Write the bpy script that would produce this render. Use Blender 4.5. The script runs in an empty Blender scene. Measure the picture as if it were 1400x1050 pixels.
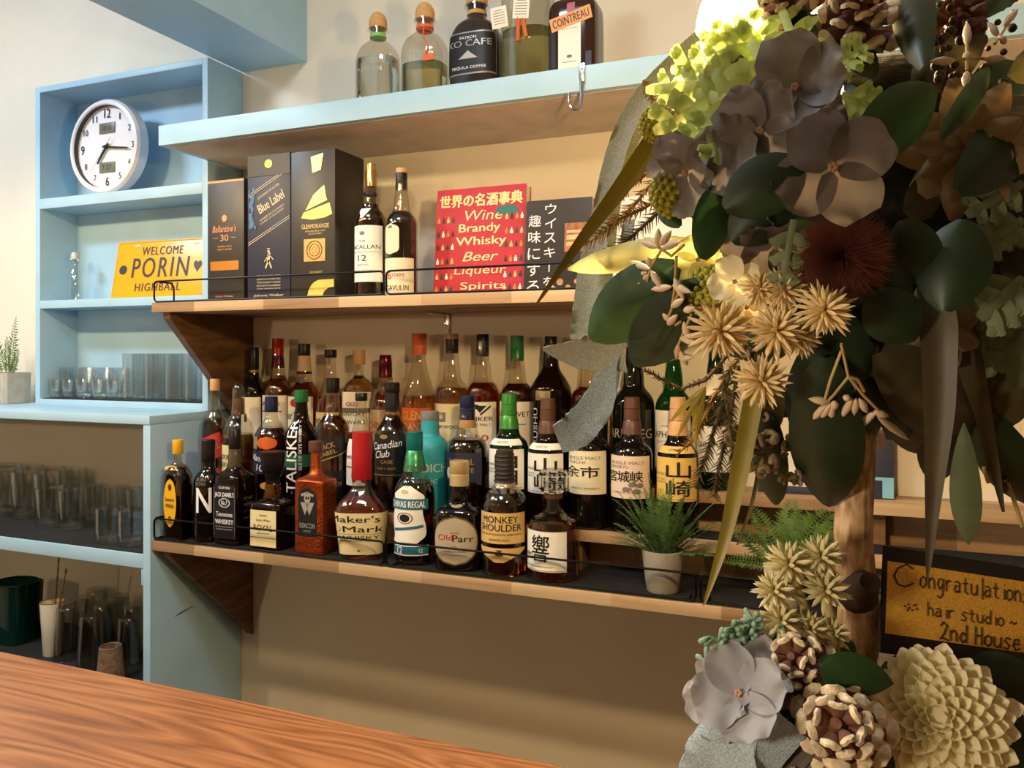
import bpy, bmesh, math, random
from mathutils import Vector, Matrix, noise

SC = bpy.context.scene
COL = SC.collection
PI = math.pi
rnd = random.Random(7)

# ------------------------------------------------------------------ camera, world, lights, exposure
EZ = 1.45                      # eye height above the floor
F, CX, HY = 1103.0, 700.0, 484.0
YAW = math.radians(22.36)      # wall runs along X, depth into the wall is Y

cam_d = bpy.data.cameras.new('camera')
cam = bpy.data.objects.new('camera', cam_d)
COL.objects.link(cam)
cam.location = (0, 0, EZ)
cam.rotation_euler = (PI / 2, 0, YAW)
cam_d.sensor_width = 36.0
cam_d.lens = 36.0 * F / 1400.0
cam_d.shift_y = -41.0 / 1400.0
cam_d.clip_start = 0.02
SC.camera = cam

SC.view_settings.view_transform = 'Standard'
SC.view_settings.look = 'None'
SC.view_settings.gamma = 1.0
SC.view_settings.use_curve_mapping = False
SC.view_settings.exposure = 0.50
SC.cycles.transparent_max_bounces = 40
SC.cycles.max_bounces = 14
SC.cycles.transmission_bounces = 12
SC.cycles.caustics_reflective = False
SC.cycles.sample_clamp_indirect = 6.0

wd = bpy.data.worlds.new('world')
SC.world = wd
wd.use_nodes = True
wd.node_tree.nodes['Background'].inputs[0].default_value = (1.0, 0.86, 0.68, 1)
wd.node_tree.nodes['Background'].inputs[1].default_value = 0.05


def lamp(name, kind, loc, energy, color, size=0.05, target=None, spot=None, blend=0.4, size_y=None):
    d = bpy.data.lights.new(name, kind)
    d.energy = energy
    d.color = color
    if kind == 'AREA':
        d.size = size
        if size_y:
            d.shape = 'RECTANGLE'
            d.size_y = size_y
    else:
        d.shadow_soft_size = size
    if kind == 'SPOT':
        d.spot_size = math.radians(spot)
        d.spot_blend = blend
    o = bpy.data.objects.new(name, d)
    COL.objects.link(o)
    o.location = (loc[0], loc[1], EZ + loc[2])
    if target is not None:
        v = Vector((target[0] - loc[0], target[1] - loc[1], target[2] - loc[2]))
        o.rotation_euler = v.to_track_quat('-Z', 'Y').to_euler()
    return o


WARM = (1.0, 0.72, 0.39)
COOL = (0.80, 0.92, 1.0)
# cool ceiling light over the aisle, and a second one added at the left
lamp('cool_overhead_light', 'AREA', (-0.75, 0.45, 1.17), 8, COOL, 0.4, (-0.75, 0.85, 0.0), size_y=0.2)
lamp('cool_overhead_light', 'AREA', (-2.35, 0.55, 1.17), 16, (0.66, 0.84, 1.0), 0.4, (-2.25, 1.0, 0.0), size_y=0.2)  # unseen, added so the upper left turns cooler
# row of warm shaded pendants over the inner edge of the counter
for _x, _e in ((-2.15, 8), (-1.70, 19), (-1.20, 8), (-0.62, 5)):
    lamp('shaded_pendant_light', 'SPOT', (_x, 0.60, 0.66), _e, WARM, 0.03, (_x, 0.60 + 0.35, -0.35), spot=142, blend=0.35)
lamp('foot_fill_light', 'SPOT', (-0.38, -0.04, -0.06), 8.5, (1.0, 0.84, 0.62), 0.05, (0.07, 0.52, -0.215), spot=62, blend=0.8)  # added spot with no lamp behind it, brightens the card and foot flowers
lamp('warm_fill_light', 'POINT', (-0.95, -0.55, 0.16), 1.4, WARM, 0.05)  # unseen fill, added to lift the front of the flower tree
# unseen warm fill, added to light the lower wall and base cabinet
for _x, _y, _e in ((-2.65, -0.55, 2.5), (-1.85, -0.60, 12)):
    lamp('warm_fill_light', 'POINT', (_x, _y, 0.16), _e, WARM, 0.03)


# ------------------------------------------------------------------ pixel <-> place helpers (frame 1400 x 1050)
CT, ST = math.cos(YAW), math.sin(YAW)


def ray(px, py):
    a = (px - CX) / F
    return Vector((a * CT - ST, a * ST + CT, (HY - py) / F))


def W(px, py, t):
    """point at forward depth t"""
    r = ray(px, py) * t
    return Vector((r.x, r.y, r.z + EZ))


def onY(px, Y):
    """(X, t) where the column px meets the plane y = Y"""
    r = ray(px, HY)
    t = Y / r.y
    return r.x * t, t


def PY(px, py, Y):
    r = ray(px, py)
    t = Y / r.y
    return Vector((r.x * t, Y, r.z * t + EZ))


# ------------------------------------------------------------------ materials
def hexc(h, k=1.0):
    h = h.lstrip('#')
    out = []
    for i in (0, 2, 4):
        c = int(h[i:i + 2], 16) / 255.0
        c = c / 12.92 if c <= 0.04045 else ((c + 0.055) / 1.055) ** 2.4
        out.append(c * k)
    return (out[0], out[1], out[2], 1.0)


MATS = {}


def nodes_of(name):
    m = bpy.data.materials.new(name)
    m.use_nodes = True
    nt = m.node_tree
    return m, nt, nt.nodes, nt.links, nt.nodes['Principled BSDF']


def mat(name, col='#808080', rough=0.5, metal=0.0, var=0.10, scale=30.0, bump=0.0, bscale=120.0, trans=0.0, ior=1.45,
        emit=0.0, transl=0.0, sheen=0.0, spec=0.5, coat=0.0):
    if name in MATS:
        return MATS[name]
    m, nt, N, L, b = nodes_of(name)
    c = hexc(col)
    b.inputs['Roughness'].default_value = rough
    b.inputs['Metallic'].default_value = metal
    b.inputs['IOR'].default_value = ior
    b.inputs['Transmission Weight'].default_value = trans
    b.inputs['Specular IOR Level'].default_value = spec
    b.inputs['Coat Weight'].default_value = coat
    b.inputs['Base Color'].default_value = c
    tc = N.new('ShaderNodeTexCoord')
    if var > 0:
        nz = N.new('ShaderNodeTexNoise')
        nz.inputs['Scale'].default_value = scale
        nz.inputs['Detail'].default_value = 4
        L.new(tc.outputs['Object'], nz.inputs['Vector'])
        rp = N.new('ShaderNodeValToRGB')
        rp.color_ramp.elements[0].position = 0.3
        rp.color_ramp.elements[1].position = 0.7
        rp.color_ramp.elements[0].color = tuple(x * (1 - var) for x in c[:3]) + (1,)
        rp.color_ramp.elements[1].color = tuple(min(1, x * (1 + var)) for x in c[:3]) + (1,)
        L.new(nz.outputs['Fac'], rp.inputs['Fac'])
        L.new(rp.outputs['Color'], b.inputs['Base Color'])
    if bump > 0:
        n2 = N.new('ShaderNodeTexNoise')
        n2.inputs['Scale'].default_value = bscale
        n2.inputs['Detail'].default_value = 3
        L.new(tc.outputs['Object'], n2.inputs['Vector'])
        bp = N.new('ShaderNodeBump')
        bp.inputs['Strength'].default_value = bump
        bp.inputs['Distance'].default_value = 0.002
        L.new(n2.outputs['Fac'], bp.inputs['Height'])
        L.new(bp.outputs['Normal'], b.inputs['Normal'])
    if emit > 0:
        b.inputs['Emission Color'].default_value = c
        b.inputs['Emission Strength'].default_value = emit
    if transl > 0:
        t = N.new('ShaderNodeBsdfTranslucent')
        if var > 0:
            L.new(rp.outputs['Color'], t.inputs['Color'])
        else:
            t.inputs['Color'].default_value = c
        mx = N.new('ShaderNodeMixShader')
        mx.inputs[0].default_value = transl
        L.new(b.outputs[0], mx.inputs[1])
        L.new(t.outputs[0], mx.inputs[2])
        L.new(mx.outputs[0], N['Material Output'].inputs['Surface'])
    MATS[name] = m
    return m


def thin_glass(name, tint='#ffffff', gloss=0.06, edge=0.5):
    """thin clear glass: tinted see-through plus mirror reflection growing at grazing angles"""
    if name in MATS:
        return MATS[name]
    m, nt, N, L, b = nodes_of(name)
    N.remove(b)
    tr = N.new('ShaderNodeBsdfTransparent')
    gl = N.new('ShaderNodeBsdfGlossy')
    gl.inputs['Roughness'].default_value = 0.03
    lw = N.new('ShaderNodeLayerWeight')
    lw.inputs['Blend'].default_value = 0.35
    mr = N.new('ShaderNodeMapRange')
    mr.inputs['To Min'].default_value = gloss
    mr.inputs['To Max'].default_value = edge
    L.new(lw.outputs['Facing'], mr.inputs['Value'])
    pw = N.new('ShaderNodeMath')
    pw.operation = 'POWER'
    pw.inputs[1].default_value = 2.2
    L.new(lw.outputs['Facing'], pw.inputs[0])
    L.new(pw.outputs[0], mr.inputs['Value'])
    nz = N.new('ShaderNodeTexNoise')
    nz.inputs['Scale'].default_value = 40
    rp = N.new('ShaderNodeValToRGB')
    c = hexc(tint)
    rp.color_ramp.elements[0].color = tuple(x * 0.97 for x in c[:3]) + (1,)
    rp.color_ramp.elements[1].color = c
    L.new(nz.outputs['Fac'], rp.inputs['Fac'])
    L.new(rp.outputs['Color'], tr.inputs['Color'])
    mx = N.new('ShaderNodeMixShader')
    L.new(mr.outputs[0], mx.inputs[0])
    L.new(tr.outputs[0], mx.inputs[1])
    L.new(gl.outputs[0], mx.inputs[2])
    L.new(mx.outputs[0], N['Material Output'].inputs['Surface'])
    MATS[name] = m
    return m


def ramp_mat(name, stops, fac_builder, rough=0.5, bump=0.0):
    """colour ramp driven by a node chain that fac_builder returns"""
    m, nt, N, L, b = nodes_of(name)
    fac = fac_builder(N, L)
    rp = N.new('ShaderNodeValToRGB')
    els = rp.color_ramp.elements
    while len(els) < len(stops):
        els.new(0.5)
    for e, (p, h) in zip(els, stops):
        e.position = p
        e.color = hexc(h)
    L.new(fac, rp.inputs['Fac'])
    L.new(rp.outputs['Color'], b.inputs['Base Color'])
    b.inputs['Roughness'].default_value = rough
    if bump:
        bp = N.new('ShaderNodeBump')
        bp.inputs['Strength'].default_value = bump
        bp.inputs['Distance'].default_value = 0.001
        L.new(fac, bp.inputs['Height'])
        L.new(bp.outputs['Normal'], b.inputs['Normal'])
    MATS[name] = m
    return m


def mapping(N, L, scale, rot=(0, 0, 0)):
    tc = N.new('ShaderNodeTexCoord')
    mp = N.new('ShaderNodeMapping')
    mp.inputs['Scale'].default_value = scale
    mp.inputs['Rotation'].default_value = rot
    L.new(tc.outputs['Object'], mp.inputs['Vector'])
    return mp.outputs['Vector']


def noise_fac(N, L, vec, scale, detail=5, dist=0.0):
    n = N.new('ShaderNodeTexNoise')
    n.inputs['Scale'].default_value = scale
    n.inputs['Detail'].default_value = detail
    n.inputs['Distortion'].default_value = dist
    L.new(vec, n.inputs['Vector'])
    return n.outputs['Fac']


def math_node(N, L, op, a, b=None):
    n = N.new('ShaderNodeMath')
    n.operation = op
    for i, x in enumerate((a, b)):
        if x is None:
            continue
        if isinstance(x, (int, float)):
            n.inputs[i].default_value = x
        else:
            L.new(x, n.inputs[i])
    return n.outputs[0]


def counter_fac(N, L):
    # cathedral grain: long stretched rings plus fine pores
    v = mapping(N, L, (0.55, 6.5, 1.0), (0, 0, 0.03))
    big = noise_fac(N, L, v, 1.7, 2, 0.6)
    rings = math_node(N, L, 'FRACT', math_node(N, L, 'MULTIPLY', big, 17.0))
    tri = math_node(N, L, 'ABSOLUTE', math_node(N, L, 'SUBTRACT', rings, 0.5))
    v2 = mapping(N, L, (3.0, 160.0, 1.0))
    fine = noise_fac(N, L, v2, 1.0, 4)
    v3 = mapping(N, L, (1.0, 5.0, 1.0))
    tone = noise_fac(N, L, v3, 2.0, 3)
    s = math_node(N, L, 'ADD', math_node(N, L, 'MULTIPLY', tri, 0.55), math_node(N, L, 'MULTIPLY', fine, 0.45))
    return math_node(N, L, 'ADD', math_node(N, L, 'MULTIPLY', s, 0.75), math_node(N, L, 'MULTIPLY', tone, 0.35))


def shelf_fac(N, L):
    # finger-jointed lamellae: each block along X its own tone, streaked grain
    tc = N.new('ShaderNodeTexCoord')
    sx = N.new('ShaderNodeSeparateXYZ')
    L.new(tc.outputs['Object'], sx.inputs[0])
    bx = math_node(N, L, 'FLOOR', math_node(N, L, 'MULTIPLY', sx.outputs['X'], 5.2))
    by = math_node(N, L, 'FLOOR', math_node(N, L, 'MULTIPLY', sx.outputs['Y'], 18.0))
    cb = N.new('ShaderNodeCombineXYZ')
    L.new(bx, cb.inputs[0])
    L.new(by, cb.inputs[1])
    wn = N.new('ShaderNodeTexWhiteNoise')
    wn.noise_dimensions = '2D'
    L.new(cb.outputs[0], wn.inputs['Vector'])
    g = noise_fac(N, L, mapping(N, L, (3.0, 60.0, 60.0)), 1.0, 4, 0.4)
    return math_node(N, L, 'ADD', math_node(N, L, 'MULTIPLY', wn.outputs['Value'], 0.5), math_node(N, L, 'MULTIPLY', g, 0.55))


def dark_wood_fac(N, L):
    return noise_fac(N, L, mapping(N, L, (6.0, 8.0, 40.0)), 1.2, 5, 0.6)


def bark_fac(N, L):
    a = noise_fac(N, L, mapping(N, L, (170.0, 170.0, 45.0)), 1.0, 6, 0.8)
    b = noise_fac(N, L, mapping(N, L, (75.0, 75.0, 60.0)), 1.0, 3)
    return math_node(N, L, 'ADD', math_node(N, L, 'MULTIPLY', a, 0.6), math_node(N, L, 'MULTIPLY', b, 0.4))


def weave_fac(N, L):
    tc = N.new('ShaderNodeTexCoord')
    n = N.new('ShaderNodeTexNoise')
    n.inputs['Scale'].default_value = 900
    n.inputs['Detail'].default_value = 1
    L.new(tc.outputs['Object'], n.inputs['Vector'])
    return n.outputs['Fac']


M_COUNTER = ramp_mat('counter_oak', [(0.22, '#653f27'), (0.40, '#8d5c3b'), (0.54, '#a5714a'), (0.78, '#b9855a')], counter_fac, 0.36, 0.12)
M_SHELF = ramp_mat('shelf_pine', [(0.25, '#8a6c4c'), (0.5, '#ad8c68'), (0.8, '#cdb08a')], shelf_fac, 0.5, 0.08)
M_DARKWOOD = ramp_mat('bracket_walnut', [(0.3, '#4a3420'), (0.5, '#6a4b2e'), (0.7, '#86623d')], dark_wood_fac, 0.5, 0.08)
M_BARK = ramp_mat('birch_bark', [(0.34, '#5e402a'), (0.43, '#94704c'), (0.54, '#bd9a72'), (0.68, '#d6be9a')], bark_fac, 0.75, 0.6)
M_DENIM = ramp_mat('denim_ribbon', [(0.3, '#a3aaa0'), (0.5, '#b6bcb0'), (0.7, '#c9cdbf')], weave_fac, 0.9, 0.35)
M_DENIM_B = ramp_mat('blue_denim', [(0.3, '#8395a2'), (0.5, '#9cabb3'), (0.7, '#b3bdbf')], weave_fac, 0.9, 0.35)
M_BLUE = mat('pale_blue_paint', '#a3c7de', 0.42, var=0.05, scale=9, bump=0.15, bscale=60)
M_WALL = mat('cream_wallpaper', '#e9e0d0', 0.85, var=0.03, scale=6, bump=0.35, bscale=330)
M_WHITE = mat('white_plaster', '#e6e4e0', 0.85, var=0.03, scale=5)
M_FLOOR = mat('floor_boards', '#8a6b4e', 0.6, var=0.2, scale=4)
M_MAT = mat('black_rubber_mat', '#1b1b1d', 0.75, var=0.2, scale=60, bump=0.4, bscale=400)
M_WIRE = mat('black_wire', '#0e0e0f', 0.4, metal=0.6, var=0.05)
M_CHROME = mat('chrome', '#c9ced6', 0.18, metal=1.0, var=0.04)
M_GLASS = thin_glass('clear_glass', '#f4efe4', 0.10, 0.65)
M_GLASSW = thin_glass('tumbler_glass', '#fbfdfd', 0.13, 0.75)
M_BLACK = mat('black_plastic', '#101011', 0.35, var=0.1)
M_INK = mat('black_ink', '#16120f', 0.6, var=0.05)
M_PAPER = mat('white_paper', '#ece8de', 0.6, var=0.03)
M_CREAM = mat('cream_paper', '#dfcf9f', 0.6, var=0.04)
M_GOLD = mat('gold_foil', '#c79a45', 0.3, metal=0.9, var=0.08)
M_CORK = mat('cork', '#c79a62', 0.8, var=0.15, scale=200)
M_WHITEINK = mat('white_ink', '#eeeaf0', 0.5, var=0.03)


# ------------------------------------------------------------------ mesh builder
class MB:
    def __init__(s):
        s.v, s.f, s.m = [], [], []

    def add(s, vs, fs, mi=0, M=None):
        o = len(s.v)
        for p in vs:
            p = Vector(p)
            s.v.append(M @ p if M is not None else p)
        for f in fs:
            s.f.append([i + o for i in f])
            s.m.append(mi)
        return s

    def box(s, x0, x1, y0, y1, z0, z1, mi=0, bev=0.0, M=None):
        bm = bmesh.new()
        vs = [bm.verts.new(p) for p in ((x0, y0, z0), (x1, y0, z0), (x1, y1, z0), (x0, y1, z0),
                                         (x0, y0, z1), (x1, y0, z1), (x1, y1, z1), (x0, y1, z1))]
        for q in ((3, 2, 1, 0), (4, 5, 6, 7), (0, 1, 5, 4), (1, 2, 6, 5), (2, 3, 7, 6), (3, 0, 4, 7)):
            bm.faces.new([vs[i] for i in q])
        if bev > 0:
            bmesh.ops.bevel(bm, geom=bm.edges[:], offset=bev, segments=2, affect='EDGES', profile=0.6)
        bm.verts.index_update()
        s.add([v.co.copy() for v in bm.verts], [[v.index for v in f.verts] for f in bm.faces], mi, M)
        bm.free()
        return s

    def rings(s, rings, mi=0, cap0=True, cap1=True, M=None):
        n = len(rings[0])
        vs = [p for r in rings for p in r]
        fs = []
        for k in range(len(rings) - 1):
            for i in range(n):
                j = (i + 1) % n
                fs.append([k * n + i, k * n + j, (k + 1) * n + j, (k + 1) * n + i])
        if cap0:
            fs.append(list(range(n - 1, -1, -1)))
        if cap1:
            fs.append([(len(rings) - 1) * n + i for i in range(n)])
        return s.add(vs, fs, mi, M)

    def lathe(s, prof, seg=24, mi=0, c=(0, 0, 0), cap0=True, cap1=True, M=None, ky=1.0, n=2.0):
        return s.rings([section(r, r * ky, n, z, seg, c) for r, z in prof], mi, cap0, cap1, M)

    def tube(s, pts, r, seg=8, mi=0, closed=False, M=None):
        pts = [Vector(p) for p in pts]
        rs = r if isinstance(r, (list, tuple)) else [r] * len(pts)
        rings, up = [], None
        for i, p in enumerate(pts):
            if closed:
                d = pts[(i + 1) % len(pts)] - pts[i - 1]
            else:
                d = pts[min(i + 1, len(pts) - 1)] - pts[max(i - 1, 0)]
            d = d.normalized() if d.length > 1e-9 else Vector((0, 0, 1))
            if up is None:
                up = Vector((0, 0, 1)) if abs(d.z) < 0.9 else Vector((1, 0, 0))
            sd = d.cross(up)
            sd = sd.normalized() if sd.length > 1e-6 else d.orthogonal().normalized()
            up = sd.cross(d).normalized()
            rings.append([p + sd * (math.cos(2 * PI * k / seg) * rs[i]) + up * (math.sin(2 * PI * k / seg) * rs[i]) for k in range(seg)])
        if closed:
            rings.append(rings[0])
        return s.rings(rings, mi, not closed, not closed, M)

    def ball(s, c, rx, ry=None, rz=None, seg=10, rg=7, mi=0, M=None):
        ry = rx if ry is None else ry
        rz = rx if rz is None else rz
        rr = []
        for k in range(rg + 1):
            a = -PI / 2 + PI * (k + 0.001) / (rg + 0.002)
            rr.append([(c[0] + rx * math.cos(a) * math.cos(2 * PI * i / seg), c[1] + ry * math.cos(a) * math.sin(2 * PI * i / seg), c[2] + rz * math.sin(a)) for i in range(seg)])
        return s.rings(rr, mi, True, True, M)

    def spindle(s, a, b, r, seg=6, mi=0, prof=((0, .25), (.25, .8), (.5, 1), (.8, .7), (1, .05))):
        a, b = Vector(a), Vector(b)
        return s.tube([a.lerp(b, t) for t, _ in prof], [r * k for _, k in prof], seg, mi)

    def build(s, name, mats, parent=None, smooth=35, loc=None):
        me = bpy.data.meshes.new(name)
        me.from_pydata([tuple(p) for p in s.v], [], s.f)
        if not isinstance(mats, (list, tuple)):
            mats = [mats]
        for m in mats:
            me.materials.append(m)
        me.polygons.foreach_set('material_index', s.m)
        if smooth:
            me.polygons.foreach_set('use_smooth', [True] * len(s.f))
            me.set_sharp_from_angle(angle=math.radians(smooth))
        me.update()
        o = bpy.data.objects.new(name, me)
        COL.objects.link(o)
        if parent is not None:
            o.parent = parent
        if loc is not None:
            o.location = loc
        return o


def section(hx, hy, n, z, seg=24, c=(0, 0, 0)):
    out = []
    for i in range(seg):
        a = 2 * PI * (i + 0.5) / seg
        ca, sa = math.cos(a), math.sin(a)
        if n <= 2.01:
            x, y = ca, sa
        else:
            k = (abs(ca) ** n + abs(sa) ** n) ** (-1.0 / n)
            x, y = ca * k, sa * k
        out.append((c[0] + hx * x, c[1] + hy * y, c[2] + z))
    return out


def thing(name, label, cat, loc=(0, 0, 0), rz=0.0, group=None):
    o = bpy.data.objects.new(name, None)
    COL.objects.link(o)
    o.empty_display_size = 0.03
    o.location = loc
    o.rotation_euler = (0, 0, rz)
    o['label'] = label
    o['category'] = cat
    if group:
        o['group'] = group
    return o


def tag(o, label, cat, group=None):
    o['label'] = label
    o['category'] = cat
    if group:
        o['group'] = group
    return o


def struct(o):
    o['kind'] = 'structure'
    return o


def dup(root, loc, rz=0.0, label=None):
    r = root.copy()
    COL.objects.link(r)
    r.location = loc
    r.rotation_euler = (0, 0, rz)
    if label:
        r['label'] = label
    for ch in list(root.children):
        c = ch.copy()
        COL.objects.link(c)
        c.parent = r
        for g in list(ch.children):
            d = g.copy()
            COL.objects.link(d)
            d.parent = c
    return r


# ------------------------------------------------------------------ lettering
TS = bpy.data.scenes.new('lettering_scratch')


def glyphs(s, w=None, h=None, bold=0.0, shear=0.0, spacing=1.0):
    """flat letters in the XY plane fitted into a w x h box round the origin -> verts, faces"""
    cu = bpy.data.curves.new('t', 'FONT')
    cu.body = s
    cu.size = 1.0
    cu.offset = bold
    cu.shear = shear
    cu.space_character = spacing
    cu.resolution_u = 3
    ob = bpy.data.objects.new('t', cu)
    TS.collection.objects.link(ob)
    vl = TS.view_layers[0]
    vl.update()
    me = bpy.data.meshes.new_from_object(ob.evaluated_get(vl.depsgraph))
    vs = [v.co.copy() for v in me.vertices]
    fs = [list(p.vertices) for p in me.polygons]
    bpy.data.objects.remove(ob)
    bpy.data.curves.remove(cu)
    bpy.data.meshes.remove(me)
    if not vs:
        return [], []
    x0, x1 = min(v.x for v in vs), max(v.x for v in vs)
    y0, y1 = min(v.y for v in vs), max(v.y for v in vs)
    sx = w / max(1e-6, x1 - x0) if w else None
    sy = h / max(1e-6, y1 - y0) if h else None
    sx = sx or sy
    sy = sy or sx
    return [Vector(((v.x - (x0 + x1) / 2) * sx, (v.y - (y0 + y1) / 2) * sy, 0)) for v in vs], fs


def flat_map(y, cx=0.0, cz=0.0, tilt=None):
    """letters/shapes onto a wall-facing plane at local y"""
    return lambda x, z: Vector((cx + x, y, cz + z))


CUT = [0.0]                    # > 0: slice flat shapes into strips this wide so they follow a curved surface


def put(mb, vs, fs, fn, dx=0.0, dz=0.0, mi=0, rot=0.0):
    c, s_ = math.cos(rot), math.sin(rot)
    pts = [Vector((v.x * c - v.y * s_ + dx, v.x * s_ + v.y * c + dz, 0)) for v in vs]
    if CUT[0] > 0 and pts and max(p.x for p in pts) - min(p.x for p in pts) > CUT[0]:
        bm = bmesh.new()
        bv = [bm.verts.new(p) for p in pts]
        for f in fs:
            try:
                bm.faces.new([bv[i] for i in f])
            except ValueError:
                pass
        x, x1 = min(p.x for p in pts) + CUT[0] * .7, max(p.x for p in pts)
        while x < x1:
            bmesh.ops.bisect_plane(bm, geom=bm.verts[:] + bm.edges[:] + bm.faces[:], dist=1e-7, plane_co=(x, 0, 0), plane_no=(1, 0, 0))
            x += CUT[0]
        bm.verts.index_update()
        pts = [v.co.copy() for v in bm.verts]
        fs = [[v.index for v in f.verts] for f in bm.faces]
        bm.free()
    mb.add([fn(p.x, p.y) for p in pts], fs, mi)


def words(mb, s, fn, dx, dz, w, h, mi=0, bold=0.0, shear=0.0, rot=0.0, spacing=1.0):
    cjk = any(ord(c) > 0x2000 for c in s)
    vs, fs = glyphs(s, w, h, 0.0, shear, spacing)
    k = max(0.0, bold) * (h or w) * (1.4 if cjk else .8)
    sh = [(0, 0)] if k <= 1e-6 else [(-k, 0), (k, 0)] + ([(0, -k * .6), (0, k * .6)] if cjk else [])
    for i, (q, r) in enumerate(sh):        # heavier strokes: shifted copies, each a hair in front of the last
        lift = Vector((0, -.00012 * i, 0))
        put(mb, vs, fs, (lambda x, z, L=lift: fn(x, z) + L), dx + q * math.cos(rot) - r * math.sin(rot), dz + q * math.sin(rot) + r * math.cos(rot), mi, rot)



def disc2d(rx, rz, n=20, ang0=0.0):
    return [Vector((rx * math.cos(ang0 + 2 * PI * i / n), rz * math.sin(ang0 + 2 * PI * i / n), 0)) for i in range(n)], [list(range(n))]


def grid2d(w, h, nx=8, nz=4, outline=None):
    """w x h sheet as a grid; outline(v in 0..1) -> (left, right) as fractions of the half width"""
    vs, fs = [], []
    for j in range(nz + 1):
        v = j / nz
        l, r = outline(v) if outline else (-1, 1)
        for i in range(nx + 1):
            u = i / nx
            vs.append(Vector(((l + (r - l) * u) * w / 2, (v - 0.5) * h, 0)))
    for j in range(nz):
        for i in range(nx):
            a = j * (nx + 1) + i
            fs.append([a, a + 1, a + nx + 2, a + nx + 1])
    return vs, fs


def ell(v):
    k = math.sqrt(max(0.0, 1 - (2 * v - 1) ** 2))
    return (-max(k, 0.02), max(k, 0.02))


def arch(v):
    if v < 0.75:
        return (-1, 1)
    k = math.sqrt(max(0.0, 1 - ((v - 0.75) / 0.25) ** 2))
    return (-max(k, .05), max(k, .05))

# ================================================================== the room
WY = 1.70                      # back wall
XL = -1.472                    # left end of the shelves = right face of the lower cabinet
FY = 1.40                      # front of the shelves
def Z(z): return EZ + z
CEIL = Z(1.20)

def wall(name, x0, x1, y0, y1, z0, z1, m):
    b = MB().box(x0, x1, y0, y1, z0, z1)
    return struct(b.build(name, m, smooth=0))

wall('wall_back', -3.4, 2.4, WY, WY + 0.1, 0, CEIL, M_WALL)
wall('wall_left', -3.5, -3.4, -2.9, WY + 0.1, 0, CEIL, M_WALL)
wall('wall_right', 2.4, 2.5, -2.9, WY + 0.1, 0, CEIL, M_WALL)
wall('wall_front', -3.5, 2.5, -3.0, -2.9, 0, CEIL, M_WALL)
wall('floor', -3.5, 2.5, -3.0, WY + 0.1, -0.1, 0, M_FLOOR)
wall('ceiling', -3.5, 2.5, -3.0, WY + 0.1, CEIL, CEIL + 0.1, M_WHITE)
struct(MB().box(-1.466, -1.262, -2.9, WY, Z(0.742), CEIL, bev=0.003).build('trim_1', M_BLUE))

# ------------------------------------------------------------------ upper open cabinet with the clock
ux0, ux1, uy = -2.0815, -1.467, 1.572
cab = thing('wall_cabinet', 'pale blue open wall cabinet holding the clock and the yellow plate', 'cabinet', (0, 0, 0))
uz0, uz1 = Z(-0.142), Z(0.741)
MB().box(ux0, ux0 + .018, uy, WY - .002, uz0, uz1, bev=.0015).build('side_panel', M_BLUE, cab)
MB().box(ux1 - .018, ux1, uy, WY - .002, uz0, uz1, bev=.0015).build('side_panel', M_BLUE, cab)
MB().box(ux0 + .018, ux1 - .018, uy, WY - .002, uz1 - .016, uz1, bev=.0015).build('top_panel', M_BLUE, cab)
MB().box(ux0 + .018, ux1 - .018, uy, WY - .002, uz0, uz0 + .018, bev=.0015).build('bottom_panel', M_BLUE, cab)
MB().box(ux0 + .018, ux1 - .018, WY - .008, WY - .002, uz0 + .018, uz1 - .016).build('back_panel', M_BLUE, cab, 0)
for zt, th in ((.430, .028), (.148, .022)):
    MB().box(ux0 + .018, ux1 - .018, uy, WY - .008, Z(zt) - th, Z(zt), bev=.0015).build('shelf', M_BLUE, cab)
MB().box(ux0 + .025, ux1 - .022, uy + .004, WY - .012, uz0 + .018, uz0 + .0205).build('shelf_liner', M_MAT, cab, 0)

# ------------------------------------------------------------------ lower cabinet
low = thing('base_cabinet', 'blue grey open base cabinet full of glasses below the wall cabinet', 'cabinet', (0, 0, 0))
lx0 = -2.80
lz1 = Z(-0.142)
MB().box(XL - .022, XL, FY - .004, WY - .002, 0, lz1 - .021, bev=.002).build('side_panel', M_BLUE, low)
MB().box(lx0, lx0 + .022, FY - .004, WY - .002, 0, lz1 - .021, bev=.002).build('side_panel', M_BLUE, low)
MB().box(lx0 - .01, XL, FY - .006, WY - .002, lz1 - .021, lz1, bev=.003).build('top_panel', M_BLUE, low)
S1, S2 = -.464, -.792
for zt, th in ((S1, .032), (S2, .03), (-1.2, .03)):
    sh = MB().box(lx0 + .022, XL - .022, FY, WY - .003, Z(zt) - th, Z(zt), bev=.0015).build('shelf', M_BLUE, low)
    if zt > -1:
        MB().box(lx0 + .03, XL - .026, FY + .006, WY - .006, Z(zt), Z(zt) + .003).build('shelf_liner', M_MAT, low, 0)
MB().box(XL - .034, XL - .0221, FY + .002, FY + .02, Z(S1) - .032 - .04, Z(S1) - .033, bev=.001).build('shelf_cleat', M_BLUE, low)
mk = MB()
mk.tube([PY(234, 842, 1.47) + Vector((0, 0, 0)), PY(246, 837, 1.49), PY(264, 828, 1.53)], [.0005, .0018, .0005], 6)
mk.v = [Vector((XL + .0004 + (p.x - XL) * 0.0, p.y, p.z)) + Vector((0.0004 * (i % 2), 0, 0)) for i, p in enumerate(mk.v)]
o = mk.build('scuff_mark', M_BLACK, low)
o['label'] = 'short black scuff on the cabinet side'

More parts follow.
